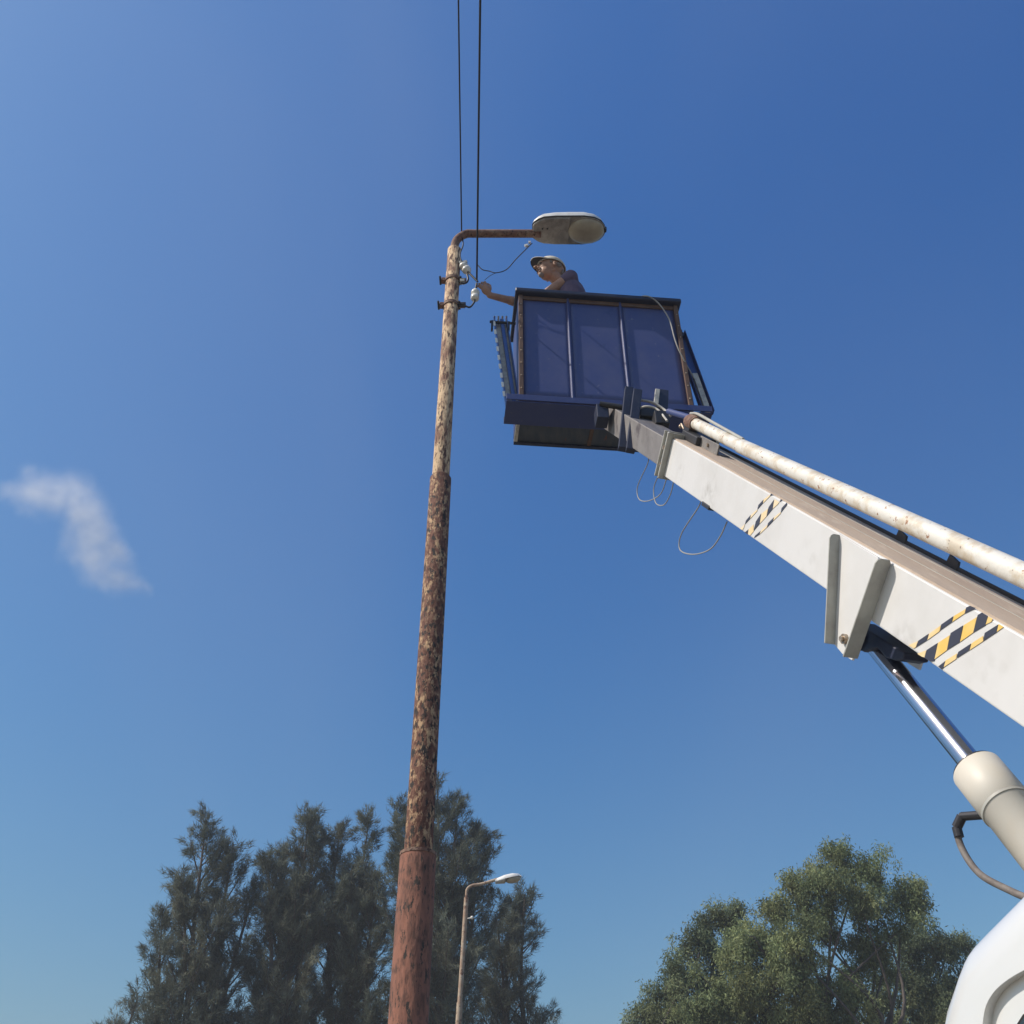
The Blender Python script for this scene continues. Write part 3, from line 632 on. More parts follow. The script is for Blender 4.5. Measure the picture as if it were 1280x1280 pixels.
for (xx, yy) in ((.12, -1.5), (1.62, -1.5), (.12, 3.0), (1.62, 3.0)):
    c = tp(xx, yy, .38); b = MB(); b.tube([c-tx*.11, c-tx*.10, c+tx*.10, c+tx*.11], [.34, .38, .38, .34], 36); wh = b.build('wheel', 'rubber', truck)
    b = MB(); b.tube([c-tx*.115, c+tx*.115], [.2, .2], 24); b.build('rim', 'shell_grey', wh)
# cab: side profile swept across, edges rounded
prof = [(-2.25, .75), (-2.25, 1.25), (-1.75, 1.95), (-1.55, 2.08), (-.10, 2.075), (.12, 2.050), (.265, 1.975), (.345, 1.80), (.36, 1.55), (.36, .75)]
prof = [(y_, z_) for y_, z_ in prof]
b = MB(); b.prism([tp(0, y_, z_) for y_, z_ in prof], tx*1.8)
cab = b.build('cab', 'cab_white', truck)
md = cab.modifiers.new('bev', 'BEVEL'); md.width = .085; md.segments = 8; md.limit_method = 'ANGLE'; md.angle_limit = R(8)
# pressed recess around the door and window, cut into the wall
def on_side(x, y): r = onplane(x, y, T0, tx); v = r-T0; return (v.dot(ty), v.z)
rc_pts = [(1300, 1203), (1270, 1218), (1250, 1232), (1238, 1246), (1231, 1262), (1228, 1283), (1226, 1310)]
rr = [on_side(p.x, p.y) for p in spline([Vector((x, y, 0)) for x, y in rc_pts], 5)]
print('door', rr)
poly = [(-1.5, rr[0][1]+.01)]+rr+[(rr[-1][0], 1.0), (-1.5, 1.0)]
def cutter(poly, x0, x1):
    c = MB(); c.prism([tp(x0, y_, z_) for y_, z_ in poly], tx*(x1-x0)); o = c.build('cutter', 'cab_white', truck); return o
cu = cutter(poly, -.05, .014)
md = cab.modifiers.new('cut', 'BOOLEAN'); md.operation = 'DIFFERENCE'; md.object = cu; md.solver = 'EXACT'
dg = bpy.context.evaluated_depsgraph_get(); newm = bpy.data.meshes.new_from_object(cab.evaluated_get(dg)); cab.modifiers.clear()
cab.data = newm
for p_ in newm.polygons: p_.use_smooth = True
md = cab.modifiers.new('es', 'EDGE_SPLIT'); md.split_angle = R(28)
bpy.data.objects.remove(cu)
wpts = [on_side(*p) for p in ((1330, 1240), (1290, 1259), (1272, 1268), (1262, 1284), (1260, 1320))]
wp = [(-1.2, wpts[0][1]+.01)]+wpts+[(wpts[-1][0], 1.45), (-1.2, 1.45)]
b = MB(); b.prism([tp(.0135, y_, z_) for y_, z_ in wp], tx*-.006); wd = b.build('window_seal', 'rubber', cab)
cx = sum(q[0] for q in wp)/len(wp); cz = sum(q[1] for q in wp)/len(wp)
b = MB(); b.prism([tp(.007, cx+(y_-cx)*.97, cz+(z_-cz)*.965) for y_, z_ in wp], tx*-.003); b.build('window_glass', 'glass_dark', cab)
tbox(-.02, 0, -.25, -.1, 1.3, 1.33, 'door_handle', 'dark_metal', .004)
tbox(.2, 1.6, -2.262, -2.252, .95, 1.1, 'bumper', 'dark_metal', .004)

# ------------------------------------------------------------------ the worker
sh_n = atY(713, 347, 5.50); sh_f = sh_n+Vector((.02, .30, .04)); head_c = atY(687.5, 338.0, 5.57)
man = empty('person', (.62, 5.66, ZB))
tag(man, 'worker in pale cap and dusky purple T-shirt in the raised basket, reaching to the insulator', 'person')
fwd = Vector((-.92, -.30, .05)).normalized(); lat = Z.cross(fwd).normalized(); upv = fwd.cross(lat)
HM = Matrix((fwd, lat, upv)).transposed()
HS = 1.18
def hp_(x, y, z): return head_c+HM@(Vector((x, y, z))*HS)
body = MB()
pel = Vector((.60, 5.70, ZB+.98)); chest = (sh_n+sh_f)/2+Vector((.0, 0, -.16)); neck = (sh_n+sh_f)/2+Vector((-.03, 0, .03))
elb = Vector((.16, 5.62, ZT+.10)); wri = atY(612, 369, 5.43)
# legs
for sg in (-1, 1):
    hipp = pel+Vector((0, sg*.09, -.05)); kn = Vector((.60, 5.66+sg*.11, ZB+.5)); an = Vector((.66, 5.66+sg*.11, ZB+.08))
    body.cap(hipp, kn, .085, .058); body.cap(kn, an, .056, .04); body.cap(an+Vector((.03, 0, -.03)), an+Vector((-.16, 0, -.045)), .042, .032)
body.ball(pel, (.12, .17, .13)); body.ball((pel+chest)/2, (.115, .16, .2)); body.ball(chest, (.125, .175, .2))
body.cap(sh_n+Vector((0, .05, -.01)), sh_f+Vector((0, -.05, -.01)), .062, .062); body.cap(neck-Z*.04, hp_(-.03, 0, -.06), .062, .056)
body.cap(sh_n, elb, .056, .043); body.cap(elb, wri, .043, .028); body.cap(elb+(wri-elb)*.25, elb+(wri-elb)*.5, .046, .04)
# other arm resting on the far rim
elf = sh_f+Vector((.02, .02, -.30)); wrf = elf+Vector((-.26, -.03, .02)); body.cap(sh_f, elf, .055, .042); body.cap(elf, wrf, .042, .027)
body.ball(wrf+Vector((-.06, 0, -.01)), (.05, .02, .042))
for k in range(4):
    q = wrf+Vector((-.09, 0, .02-k*.02)); body.cap(q, q+Vector((-.05, -.01, -.01)), .009, .008); body.cap(q+Vector((-.05, -.01, -.01)), q+Vector((-.065, -.01, -.035)), .008, .007)
q = wrf+Vector((-.03, -.02, .03)); body.cap(q, q+Vector((-.045, -.02, .012)), .011, .009)
# near hand closing on the insulator wire
hd = (atY(601, 352, 5.36)-wri).normalized(); hside = Vector((.2, -.5, .85)); hside = (hside-hd*hside.dot(hd)).normalized(); hn = hd.cross(hside)
pc_ = wri+hd*.055
PMx = Matrix((hd, hside, hn)).transposed()
body.ball(pc_, (.052, .042, .02), PMx); body.cap(wri, pc_, .027, .026)
for k, (off, l1, l2) in enumerate(((-.030, .030, .022), (-.011, .036, .026), (.009, .034, .024), (.027, .027, .019))):
    q0 = pc_+hd*.040+hside*off*1.15; q1 = q0+hd*l1*1.05+hn*.014+hside*off*.12; q2 = q1+hd*l1*.35+hn*l1*.75; q3 = q2-hd*l2*.45+hn*l2*.55
    body.cap(q0, q1, .0090, .0085); body.cap(q1, q2, .0085, .0078); body.cap(q2, q3, .0078, .0068)
q0 = pc_-hd*.012+hside*.036; q1 = q0+hd*.030+hside*.018+hn*.014; q2 = q1+hd*.028-hside*.004+hn*.014
body.cap(pc_, q0, .02, .013); body.cap(q0, q1, .0125, .0105); body.cap(q1, q2, .0105, .008)
# head
body.ball(hp_(-.012, 0, .03), (.102*HS, .078*HS, .094*HS), HM); body.ball(hp_(.025, 0, -.045), (.062*HS, .056*HS, .062*HS), HM)
body.ball(hp_(.045, 0, .0), (.048*HS, .060*HS, .060*HS), HM)
body.cap(hp_(.084, 0, .022), hp_(.121, 0, -.016), .010, .0145); body.ball(hp_(.098, .012, -.022), .010); body.ball(hp_(.098, -.012, -.022), .010)
body.cap(hp_(.083, -.034, .030), hp_(.083, .034, .030), .011, .011)
body.cap(hp_(.090, -.017, -.045), hp_(.090, .017, -.045), .0095, .0095); body.cap(hp_(.086, -.015, -.066), hp_(.086, .015, -.066), .0095, .0095)
body.ball(hp_(.074, 0, -.088), .021); body.cap(hp_(.06, 0, -.085), hp_(-.02, .050, -.045), .018, .016); body.cap(hp_(.06, 0, -.085), hp_(-.02, -.050, -.045), .018, .016)
body.ball(hp_(.06, .038, -.008), .020); body.ball(hp_(.06, -.038, -.008), .020)
for sg in (-1, 1):
    body.ball(hp_(-.012, sg*.081, -.004), (.019, .010, .031), HM); body.ball(hp_(-.008, sg*.082, -.025), .009)
bo = body.build('body', 'skin', man, remesh=.0045, smooth_it=2)
e_ = MB(); e_.cap(hp_(.096, -.020, -.0555), hp_(.096, .020, -.0555), .0045, .0045, 8); e_.build('mouth', 'mouth', man)
for sg in (-1, 1):
    e_ = MB(); e_.ball(hp_(.083, sg*.030, .010), .0125, nu=12, nv=8); e_.build('eye', 'eye', man)
    e_ = MB(); e_.cap(hp_(.096, sg*.014, .034), hp_(.086, sg*.046, .034), .005, .004, 8); e_.build('eyebrow', 'beard', man)
st_ = MB()
st_.cap(hp_(.058, 0, -.087), hp_(.03, .026, -.074), .0212, .0195); st_.cap(hp_(.058, 0, -.087), hp_(.03, -.026, -.074), .0212, .0195); st_.ball(hp_(.071, 0, -.090), .0235)
st_.cap(hp_(.088, -.022, -.041), hp_(.088, .022, -.041), .0105, .0105)
st_.build('stubble', 'beard', man, remesh=.004, smooth_it=2)
hr = MB()
for sg in (-1, 1): hr.ball(hp_(-.045, sg*.066, .010), (.035, .016, .032), HM); hr.ball(hp_(.018, sg*.072, .018), (.014, .008, .026), HM)
hr.ball(hp_(-.085, 0, -.005), (.03, .055, .045), HM); hr.build('hair', 'beard', man, remesh=.005, smooth_it=2)
# cap
cpM = MB(); nu, nv = 28, 10; vs = []
for j in range(nv+1):
    b_ = math.pi/2*j/nv*.97+.03
    for i in range(nu):
        a = 2*math.pi*i/nu
        vs.append(hp_(-.012+.114*math.cos(b_)**.8*math.cos(a), .090*math.cos(b_)**.8*math.sin(a), .028+.095*math.sin(b_)))
fs = [(j*nu+i, j*nu+(i+1) % nu, (j+1)*nu+(i+1) % nu, (j+1)*nu+i) for j in range(nv) for i in range(nu)]+[[nv*nu+i for i in range(nu)]]
cpM.add(vs, fs, True); cpo = cpM.build('cap', 'cap_cloth', man); md = cpo.modifiers.new('t', 'SOLIDIFY'); md.thickness = .005
cpo2 = MB(); cpo2.ball(hp_(-.012, 0, .125), .008, nu=8, nv=6); cpo2.build('cap_button', 'cap_cloth', cpo)
br_ = MB(); vs = []; N = 20
for lvl in (0, 1):
    for j in range(6):
        for i in range(N+1):
            a = -R(62)+R(124)*i/N; rr_ = j/5
            x = -.012+.110*math.cos(a)+rr_*.060*math.cos(a)**.6; y = (.088)*math.sin(a)*(1-.04*rr_)
            vs.append(hp_(x, y, .048+.010*rr_-.020*(math.sin(a)**2)*(.5+rr_)-.004*lvl))
def gi(l, j, i): return l*6*(N+1)+j*(N+1)+i
fs = [(gi(0, j, i), gi(0, j, i+1), gi(0, j+1, i+1), gi(0, j+1, i)) for j in range(5) for i in range(N)]
br_.add(vs, fs+[(gi(0, 5, i), gi(0, 5, i+1), gi(1, 5, i+1), gi(1, 5, i)) for i in range(N)], True); 
br_.m = 1; br_.add(vs, [(gi(1, j, i), gi(1, j+1, i), gi(1, j+1, i+1), gi(1, j, i+1)) for j in range(5) for i in range(N)], True)
br_.build('cap_brim', ['cap_cloth', 'cap_under'], cpo)
# shirt
shm = MB(); shm.ball((pel+chest)/2, (.13, .178, .21)); shm.ball(chest, (.140, .192, .205)); shm.ball(pel+Z*.06, (.13, .18, .12))
shm.cap(sh_n+Vector((0, .03, -.004)), sh_f+Vector((0, -.03, -.004)), .076, .076); shm.cap(sh_n, sh_n+(elb-sh_n)*.10, .070, .064); shm.cap(sh_f, sh_f+(elf-sh_f)*.5, .072, .064)
shm.ball(neck-Z*.03, (.085, .10, .06)); shm.build('t_shirt', 'shirt', man, remesh=.007, smooth_it=3)
cl2 = MB(); nc = neck+Vector((-.015, 0, .012)); rp = []
for i in range(25):
    a = 2*math.pi*i/24; rp.append(nc+Vector((.072*math.cos(a), .080*math.sin(a), .016*math.cos(a))))
cl2.tube(rp, .017, 8, caps=False); cl2.build('shirt_collar', 'collar', man)
tr_ = MB()
for sg in (-1, 1):
    hipp = pel+Vector((0, sg*.09, -.05)); kn = Vector((.60, 5.66+sg*.11, ZB+.5)); an = Vector((.66, 5.66+sg*.11, ZB+.10)); tr_.cap(hipp, kn, .10, .075); tr_.cap(kn, an, .074, .062)
tr_.ball(pel, (.135, .185, .12)); tr_.build('trousers', 'trousers', man, remesh=.009, smooth_it=2)
sho = MB()
for sg in (-1, 1): an = Vector((.66, 5.66+sg*.11, ZB+.05)); sho.cap(an+Vector((.03, 0, 0)), an+Vector((-.17, 0, -.01)), .05, .04)
sho.build('shoes', 'rubber', man, remesh=.008)

# ------------------------------------------------------------------ the distant lamp
y2 = 24.3
b0, b1 = atY(573, 1280, y2), atY(583, 1122, y2); sl2 = (b1-b0)/(b1.z-b0.z); base2 = b0-sl2*b0.z; base2.z = 0
lamp2 = empty('street_lamp', base2); tag(lamp2, 'slender rust-streaked street lamp far off in front of the dark trees', 'street lamp')
b = MB(); hp0 = base2; hz_ = 6.9; b.tube([base2, base2+sl2*3.2], .085, 16); b.tube([base2+sl2*3.2, base2+sl2*hz_], .068, 16); b.tube([base2+sl2*hz_, b1], [.055, .055], 16); b.build('pole', 'post_far', lamp2)
ap = spline([b1, atY(584, 1112, y2), atY(590, 1107, y2), atY(602, 1105, y2), atY(622, 1099, y2-.1)], 5)
b = MB(); b.tube(ap, .036, 12); b.build('arm', 'post_far', lamp2)
hd2 = MB(); h0 = atY(619, 1103, y2-.1); h1 = atY(652, 1096, y2-.1); ax = (h1-h0); L2 = ax.length; ax.normalize(); cr_ = Vector((0, 1, 0)); up2 = ax.cross(cr_)*-1
if up2.z < 0: up2 = -up2
M2 = Matrix((ax, cr_, up2)).transposed()
def loft(mb, base, M, st, top, n=14):
    vs = []
    for (x, hw, u_) in st:
        for i in range(n+1):
            a = math.pi*i/n; vs.append(base+M@Vector((x, hw*math.cos(a), (u_ if top else -u_)*math.sin(a)**.8)))
    m = len(st); fs = [(i*(n+1)+j, i*(n+1)+j+1, (i+1)*(n+1)+j+1, (i+1)*(n+1)+j) for i in range(m-1) for j in range(n)]
    mb.add(vs, fs+[list(range(n+1)), [(m-1)*(n+1)+j for j in range(n, -1, -1)]], True)
loft(hd2, h0, M2, [(0, .05, .05), (.08, .09, .09), (.25, .14, .12), (.45, .15, .12), (L2-.06, .11, .08), (L2, .03, .02)], True); hh = hd2.build('lamp_shell', 'shell_white', lamp2)
b = MB(); loft(b, h0-up2*.004, M2, [(0, .05, .03), (.2, .13, .05), (.24, .13, .05)], False); b.build('gear_cover', 'shell_grey', hh)
b = MB(); b.ball(h0+ax*(L2*.68)-up2*.02, (.19, .125, .085), M2); b.build('glass_bowl', 'lamp_bowl', hh)
b = MB(); c = atY(590, 1147, y2-.1); b.ball(c, .04, nu=10, nv=8); b.tube([c, Vector((b1.x, b1.y, c.z))], .012, 6); b.build('insulator', 'porcelain', lamp2)

# ------------------------------------------------------------------ trees
def blades(name, P, Dv, Ln, Wd, tone, m, parent, quad=False):
    """one small leaf blade per row: P root, Dv unit direction, Ln length, Wd width"""
    N = len(P); rnd = rng.normal(size=(N, 3)); side = np.cross(Dv, rnd); side /= np.linalg.norm(side, axis=1)[:, None]+1e-9
    a = P-side*Wd[:, None]*.5; b_ = P+side*Wd[:, None]*.5; tip = P+Dv*Ln[:, None]
    if quad:
        mid = P+Dv*(Ln*.5)[:, None]; V = np.stack([P, mid-side*Wd[:, None]*.5, tip, mid+side*Wd[:, None]*.5], 1).reshape(-1, 3); kk = 4
    else: V = np.stack([a, b_, tip], 1).reshape(-1, 3); kk = 3
    o0 = np.array(parent['origin']); V = V-o0
    me = bpy.data.meshes.new(name); me.vertices.add(len(V)); me.vertices.foreach_set('co', V.astype('f4').ravel())
    me.loops.add(N*kk); me.loops.foreach_set('vertex_index', np.arange(N*kk, dtype='i4'))
    me.polygons.add(N); me.polygons.foreach_set('loop_start', np.arange(0, N*kk, kk, dtype='i4')); me.polygons.foreach_set('loop_total', np.full(N, kk, dtype='i4'))
    at = me.attributes.new('tone', 'FLOAT', 'FACE'); at.data.foreach_set('value', tone.astype('f4'))
    me.update(calc_edges=True); me.materials.append(MATS[m])
    o = bpy.data.objects.new(name, me); COL.objects.link(o); o.parent = parent; return o
def unit(a): return a/(np.linalg.norm(a, axis=-1, keepdims=True)+1e-9)
ZC = 5.0
def casuarina(base, leaders, label, seed, crown_low=4.0, dens=1.0, group='feathery dark trees behind the lamp posts'):
    global rng
    rng = np.random.default_rng(seed)
    base = Vector(base); root = empty('casuarina_tree', base); tag(root, label, 'tree', group)
    tb = MB(); top = max(l[0].z for l in leaders)
    tb.tube(spline([base, base+Vector((.1, 0, 3)), base+Vector((0, .1, 6))], 4), [.28-.018*i for i in range(9)], 10)
    Ps, Ds, Ts = [], [], []
    for (tip, wid, low) in leaders:
        tip = Vector(tip); start = Vector((base.x+(tip.x-base.x)*.25, base.y, 3.5))
        L = tip.z-start.z
        path = spline([start, start.lerp(tip, .35)+Vector((rng.normal()*.15, rng.normal()*.15, 0)), start.lerp(tip, .7)+Vector((rng.normal()*.12, 0, 0)), tip], 8)
        m = len(path); tb.tube(path, [.13*(1-i/m)+.012 for i in range(m)], 7)
        nb = int(22*dens*L/3.0)
        for bi in range(nb):
            h = rng.uniform(.06, 1.0)**.85; i = min(int(h*(m-1)), m-2); p = path[i].lerp(path[i+1], h*(m-1)-i)
            z_from_top = tip.z-p.z
            reach = min(wid*(.06+.95*(z_from_top/low)**.8), wid*1.15)*rng.uniform(.30, 1.25)
            a = rng.uniform(0, 2*math.pi); elv = R(rng.uniform(35, 66))
            dirv = np.array([math.cos(a)*math.cos(elv), math.sin(a)*math.cos(elv), math.sin(elv)])
            bl = min(reach/max(math.cos(elv), .35), max(.25, z_from_top*.9+.25))
            end = Vector(np.array(p)+dirv*bl)
            if p.z > 5.2 and bl > .35: tb.tube([p, p.lerp(end, .5)+Vector((0, 0, -.04)), end], [.03*min(1, bl), .02*min(1, bl), .006], 5, caps=False)
            # side twigs carrying plumes of needles that lean outward and droop at the tip
            nt = max(2, int(bl*4.2*(1 if p.z > 5.5 else .35)))
            for q in range(nt):
                f_ = (q+rng.uniform(.2, 1))/nt; f_ = .22+.78*f_
                c0 = np.array(p)+dirv*bl*f_
                tw = unit(dirv*.8+rng.normal(size=3)*.55+np.array([0, 0, .45])); tl = rng.uniform(.25, .62)*(1.15-.4*f_)
                c = c0+tw*tl
                nbld = int(rng.uniform(60, 105)*dens); u = rng.uniform(0, 1, nbld)**.7
                off = c0+tw*tl*u[:, None]*1.15+rng.normal(size=(nbld, 3))*(.035+.055*(1-u))[:, None]
                dd_ = unit(tw*.9+rng.normal(size=(nbld, 3))*.42)
                Ps.append(off); Ds.append(dd_); Ts.append(np.full(nbld, rng.uniform(.6, 1.4)))
    tb.build('trunk', 'bark', root)
    P = np.concatenate(Ps); D = np.concatenate(Ds); T = np.concatenate(Ts)*rng.uniform(.75, 1.25, len(P))
    D = unit(D+np.array([0, 0, -.15]))
    blades('crown', P, D, rng.uniform(.10, .27, len(P)), rng.uniform(.012, .024, len(P)), T, 'needles', root)
    return len(P)
YT = 30.0
def L_(x, y, w, low, Y=YT): return (atY(x, y+15, Y), w, low)
tot = 0
tot += casuarina((atY(245, 1280, 30).x, 30, 0), [L_(258, 1010, 1.0, 4.0), L_(292, 1040, .85, 4.2, 30.6), L_(226, 1080, .9, 4.0, 29.5), L_(202, 1140, .75, 3.2, 30), L_(320, 1092, .7, 3.5, 31)],
    'pointed feathery tree, leftmost of the large dark trees', 3)
tot += casuarina((atY(370, 1280, 31).x, 31, 0), [L_(385, 1015, 1.15, 4.0, 31), L_(352, 1058, 1.0, 4.0, 31.5), L_(335, 1060, .9, 4.0, 30.5), L_(395, 1022, 1.0, 4.5, 31.6)],
    'dark feathery tree with a blunt double top, second from the left', 5)
tot += casuarina((atY(440, 1280, 32).x, 32, 0), [L_(461, 1012, .8, 3.8, 32), L_(424, 1026, .8, 3.8, 32), L_(440, 1070, 1.1, 4.0, 31), L_(470, 1090, .9, 3.0, 31)],
    'dark feathery tree with two thin spires just left of the rusty pole', 8)
tot += casuarina((atY(545, 1280, 30).x, 30, 0), [L_(547, 965, 1.0, 3.6), L_(495, 998, .55, 3.0, 30.4), L_(572, 1000, 1.15, 3.8, 29.6), L_(598, 1030, .95, 4.0, 30.3), L_(520, 1030, 1.1, 4.0, 30.5)],
    'tallest feathery tree, rising directly behind the rusty pole', 13)
tot += casuarina((atY(645, 1280, 33).x, 33, 0), [L_(656, 1103, .75, 2.2, 33), L_(640, 1125, .9, 3.2, 33), L_(622, 1140, .8, 3.6, 32.4)],
    'narrow dark tree to the right of the distant lamp', 17)
tot += casuarina((atY(130, 1300, 36).x, 36, 0), [L_(142, 1274, .6, 2.0, 36), L_(124, 1280, .5, 2.0, 36), L_(172, 1232, .8, 2.0, 35)],
    'low tree tops peeping in at the bottom left of the dark tree group', 19, dens=.8)
tot += casuarina((atY(685, 1310, 36).x, 36, 0), [L_(682, 1262, .6, 2.0, 36), L_(700, 1280, .6, 2.0, 36)],
    'small tree top at the bottom edge, right of the narrow dark tree', 23, dens=.7)

def gum(base, clumps, label, seed, m, Y, group='broad leafy trees on the right', dens=1.0):
    """broad crown: clumps seen at (x, y) with radius in photo pixels, each holding many sprays of small hanging leaves"""
    global rng
    rng = np.random.default_rng(seed); base = Vector(base); root = empty('eucalyptus_tree', base); tag(root, label, 'tree', group)
    tb = MB(); fork = base+Vector((.2, 0, 5.5)); tb.tube(spline([base, base+Vector((.15, .05, 2.5)), fork], 5), [.36-.014*i for i in range(11)], 12)
    Ps, Ds, Ts = [], [], []
    for (x, y, r, dy) in clumps:
        c = atY(x, y, Y+dy); rad = r/FPX*(c-CAM).length
        q = fork.lerp(c, .45)+Vector((rng.normal()*.7, rng.normal()*.5, -.3)); pth = spline([fork, q, c+Vector((0, 0, -rad*.3))], 6)
        tb.tube(pth, [.060*(1-i/len(pth))+.012 for i in range(len(pth))], 7)
        # each clump breaks into smaller tufts with gaps between
        ns_ = max(5, int(rad*rad*24))
        for j in range(ns_):
            v = unit(rng.normal(size=3)); cc_ = np.array(c)+v*np.array([1, .9, .85])*rad*rng.uniform(.25, 1.0); sr = rng.uniform(.22, .38)
            if j % 3 == 0: tb.tube([c+Vector((0, 0, -rad*.35)), Vector((np.array(c)+cc_)/2+rng.normal(size=3)*.06), Vector(cc_)], [.026, .016, .006], 5, caps=False)
            tone = rng.uniform(.58, 1.45)
            for k in range(int(rng.uniform(7, 12))):
                e_ = cc_+unit(rng.normal(size=3))*sr*rng.uniform(.2, 1)
                nb = int(rng.uniform(26, 46)); off = rng.normal(size=(nb, 3))*np.array([.085, .085, .10]); off[:, 2] -= .04
                dd_ = unit(np.array([0, 0, -.6])+rng.normal(size=(nb, 3))*.6)
                Ps.append(e_+off); Ds.append(dd_); Ts.append(np.full(nb, tone*rng.uniform(.8, 1.2)))
    tb.build('trunk', 'bark_pale', root)
    P = np.concatenate(Ps); D = np.concatenate(Ds); T = np.concatenate(Ts)*rng.uniform(.75, 1.25, len(P))
    blades('crown', P, D, rng.uniform(.07, .14, len(P)), rng.uniform(.020, .036, len(P)), T, m, root, quad=True); return len(P)
YG = 27.0
tot += gum((atY(1030, 1300, YG).x, YG, 0), [(1043, 1072, 24, 0), (1070, 1085, 26, -.3), (1098, 1095, 26, 0), (1125, 1118, 28, .2), (1145, 1135, 16, 0), (1010, 1100, 24, .4), (990, 1108, 13, 0), (1035, 1115, 32, -.5),
   (1075, 1125, 34, -.8), (1105, 1145, 30, 0), (1000, 1135, 30, 0), (968, 1140, 28, -.3), (946, 1164, 20, .2), (955, 1180, 38, -.5), (1000, 1185, 40, -.8), (1040, 1170, 22, .8), (925, 1195, 34, 0),
   (960, 1230, 46, -.5), (1010, 1240, 44, -.5), (905, 1240, 40, 0), (1060, 1255, 40, 0), (1075, 1235, 20, 1), (950, 1275, 50, 0), (1010, 1285, 50, 0), (880, 1280, 40, 0), (1085, 1180, 24, .5), (1070, 1205, 22, .3), (1105, 1200, 20, .6)],
   'broad green tree with the highest rounded crown at the lower right', 31, 'gum_leaves', YG)
tot += gum((atY(880, 1310, 29).x, 29, 0), [(903, 1140, 17, 0), (918, 1138, 11, 0), (884, 1152, 14, .2), (915, 1165, 22, .2), (878, 1170, 12, 0), (860, 1185, 18, 0), (890, 1200, 26, .3), (855, 1215, 26, 0), (830, 1232, 22, 0),
   (815, 1250, 20, 0), (845, 1260, 34, 0), (808, 1272, 22, 0), (880, 1250, 36, 0), (870, 1290, 40, 0), (825, 1300, 40, 0)],
   'darker bushy tree sloping down left of the highest rounded crown', 37, 'gum_leaves_dark', 29.0)
tot += gum((atY(1130, 1310, 30).x, 30, 0), [(1150, 1165, 20, 0), (1125, 1180, 26, 0), (1165, 1195, 24, 0), (1185, 1180, 9, 0), (1140, 1215, 34, 0), (1175, 1235, 28, 0), (1110, 1240, 26, 0), (1150, 1265, 40, 0), (1200, 1215, 20, 0), (1205, 1175, 9, 0), (1195, 1265, 40, 0), (1240, 1250, 40, 0), (1100, 1285, 40, 0)],
   'dark tree beside the white truck cab', 41, 'gum_leaves_dark', 30.0)
print('blades', tot)

# ------------------------------------------------------------------ the small cloud
CD = 900.0
lob = [(2, 612, 14), (28, 618, 18), (58, 618, 24), (88, 622, 26), (110, 634, 22), (112, 655, 24), (118, 680, 26), (130, 702, 24), (152, 690, 12), (152, 722, 18), (172, 734, 12), (186, 740, 7), (30, 590, 10), (-30, 610, 18)]
lob = [(atD(x, y, CD), r/FPX*CD) for x, y, r in lob]
cc = sum((c for c, r in lob), Vector())/len(lob)
cm = bpy.data.materials.new('cloud'); cm.use_nodes = True; cn = cm.node_tree.nodes; cl = cm.node_tree.links
for x in list(cn):
    if x.type == 'BSDF_PRINCIPLED': cn.remove(x)
tcn = cn.new('ShaderNodeTexCoord')
nz = cn.new('ShaderNodeTexNoise'); nz.inputs['Scale'].default_value = .026; nz.inputs['Detail'].default_value = 7; nz.inputs['Roughness'].default_value = .6
cl.new(tcn.outputs['Object'], nz.inputs['Vector'])
ds = cn.new('ShaderNodeVectorMath'); ds.operation = 'MULTIPLY_ADD'; ds.inputs[1].default_value = (34, 34, 34); ds.inputs[2].default_value = (-17, -17, -17)
cl.new(nz.outputs['Color'], ds.inputs[0])
adv = cn.new('ShaderNodeVectorMath'); cl.new(tcn.outputs['Object'], adv.inputs[0]); cl.new(ds.outputs[0], adv.inputs[1])
acc = None
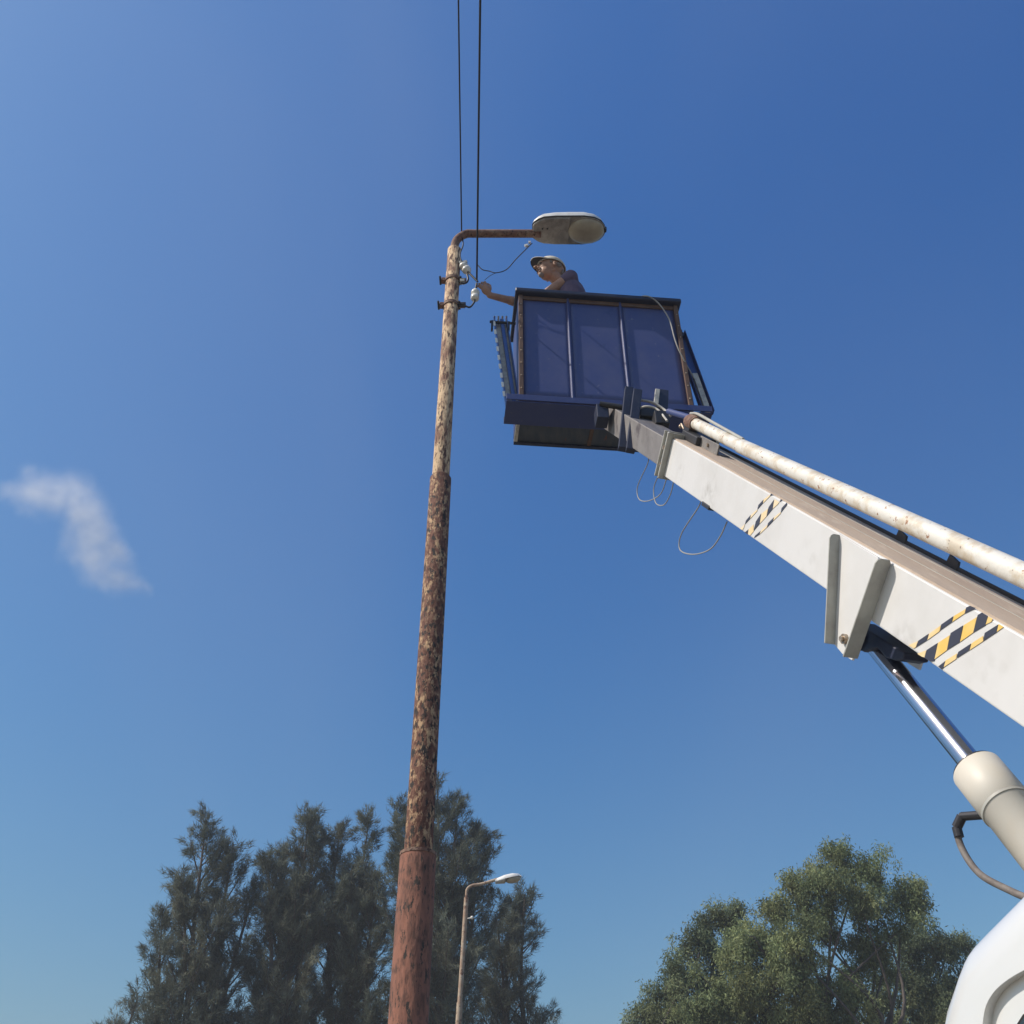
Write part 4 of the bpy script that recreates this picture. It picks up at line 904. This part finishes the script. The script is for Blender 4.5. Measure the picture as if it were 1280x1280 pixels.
for c, r in lob:
    dn = cn.new('ShaderNodeVectorMath'); dn.operation = 'DISTANCE'; cl.new(adv.outputs[0], dn.inputs[0]); dn.inputs[1].default_value = c-cc
    mr = cn.new('ShaderNodeMapRange'); mr.interpolation_type = 'SMOOTHSTEP'; mr.inputs[1].default_value = r*1.7; mr.inputs[2].default_value = 0; mr.inputs[3].default_value = 0; mr.inputs[4].default_value = 1
    cl.new(dn.outputs['Value'], mr.inputs[0])
    if acc is None: acc = mr.outputs[0]
    else:
        mx = cn.new('ShaderNodeMath'); mx.operation = 'ADD'; cl.new(acc, mx.inputs[0]); cl.new(mr.outputs[0], mx.inputs[1]); acc = mx.outputs[0]
n2 = cn.new('ShaderNodeTexNoise'); n2.inputs['Scale'].default_value = .05; n2.inputs['Detail'].default_value = 4; cl.new(tcn.outputs['Object'], n2.inputs['Vector'])
m2 = cn.new('ShaderNodeMapRange'); m2.inputs[1].default_value = .25; m2.inputs[2].default_value = .75; cl.new(n2.outputs[0], m2.inputs[0])
mm = cn.new('ShaderNodeMath'); mm.operation = 'MULTIPLY'; cl.new(acc, mm.inputs[0]); cl.new(m2.outputs[0], mm.inputs[1])
mm2 = cn.new('ShaderNodeMath'); mm2.operation = 'MULTIPLY'; cl.new(mm.outputs[0], mm2.inputs[0]); mm2.inputs[1].default_value = .030
pv = cn.new('ShaderNodeVolumePrincipled'); pv.inputs['Color'].default_value = (1, 1, 1, 1); pv.inputs['Anisotropy'].default_value = .2
cl.new(mm2.outputs[0], pv.inputs['Density']); cl.new(pv.outputs[0], cn['Material Output'].inputs['Volume'])
MATS['cloud'] = cm
b = MB()
for c, r in lob: b.ball(c, r*2.0, nu=14, nv=9)
o = b.build('cloud', 'cloud', loc=cc, remesh=6)
tag(o, 'small wispy white cloud alone in the sky at the left edge', 'cloud')
hz_b = MB(); hz_b.box((0, 0, 8.0), (1250, 0, 0), (0, 1250, 0), (0, 0, 9.0))
hm = bpy.data.materials.new('haze'); hm.use_nodes = True; hm.node_tree.nodes.remove(hm.node_tree.nodes['Principled BSDF'])
hv = hm.node_tree.nodes.new('ShaderNodeVolumePrincipled'); hv.inputs['Color'].default_value = (.86, .92, 1, 1); hv.inputs['Density'].default_value = .0014; hv.inputs['Anisotropy'].default_value = .1
hm.node_tree.links.new(hv.outputs[0], hm.node_tree.nodes['Material Output'].inputs['Volume']); MATS['haze'] = hm
tag(hz_b.build('haze', 'haze'), kind='stuff')
S.cycles.volume_bounces = 6
S.cycles.volume_step_rate = 1.0; S.cycles.volume_max_steps = 128
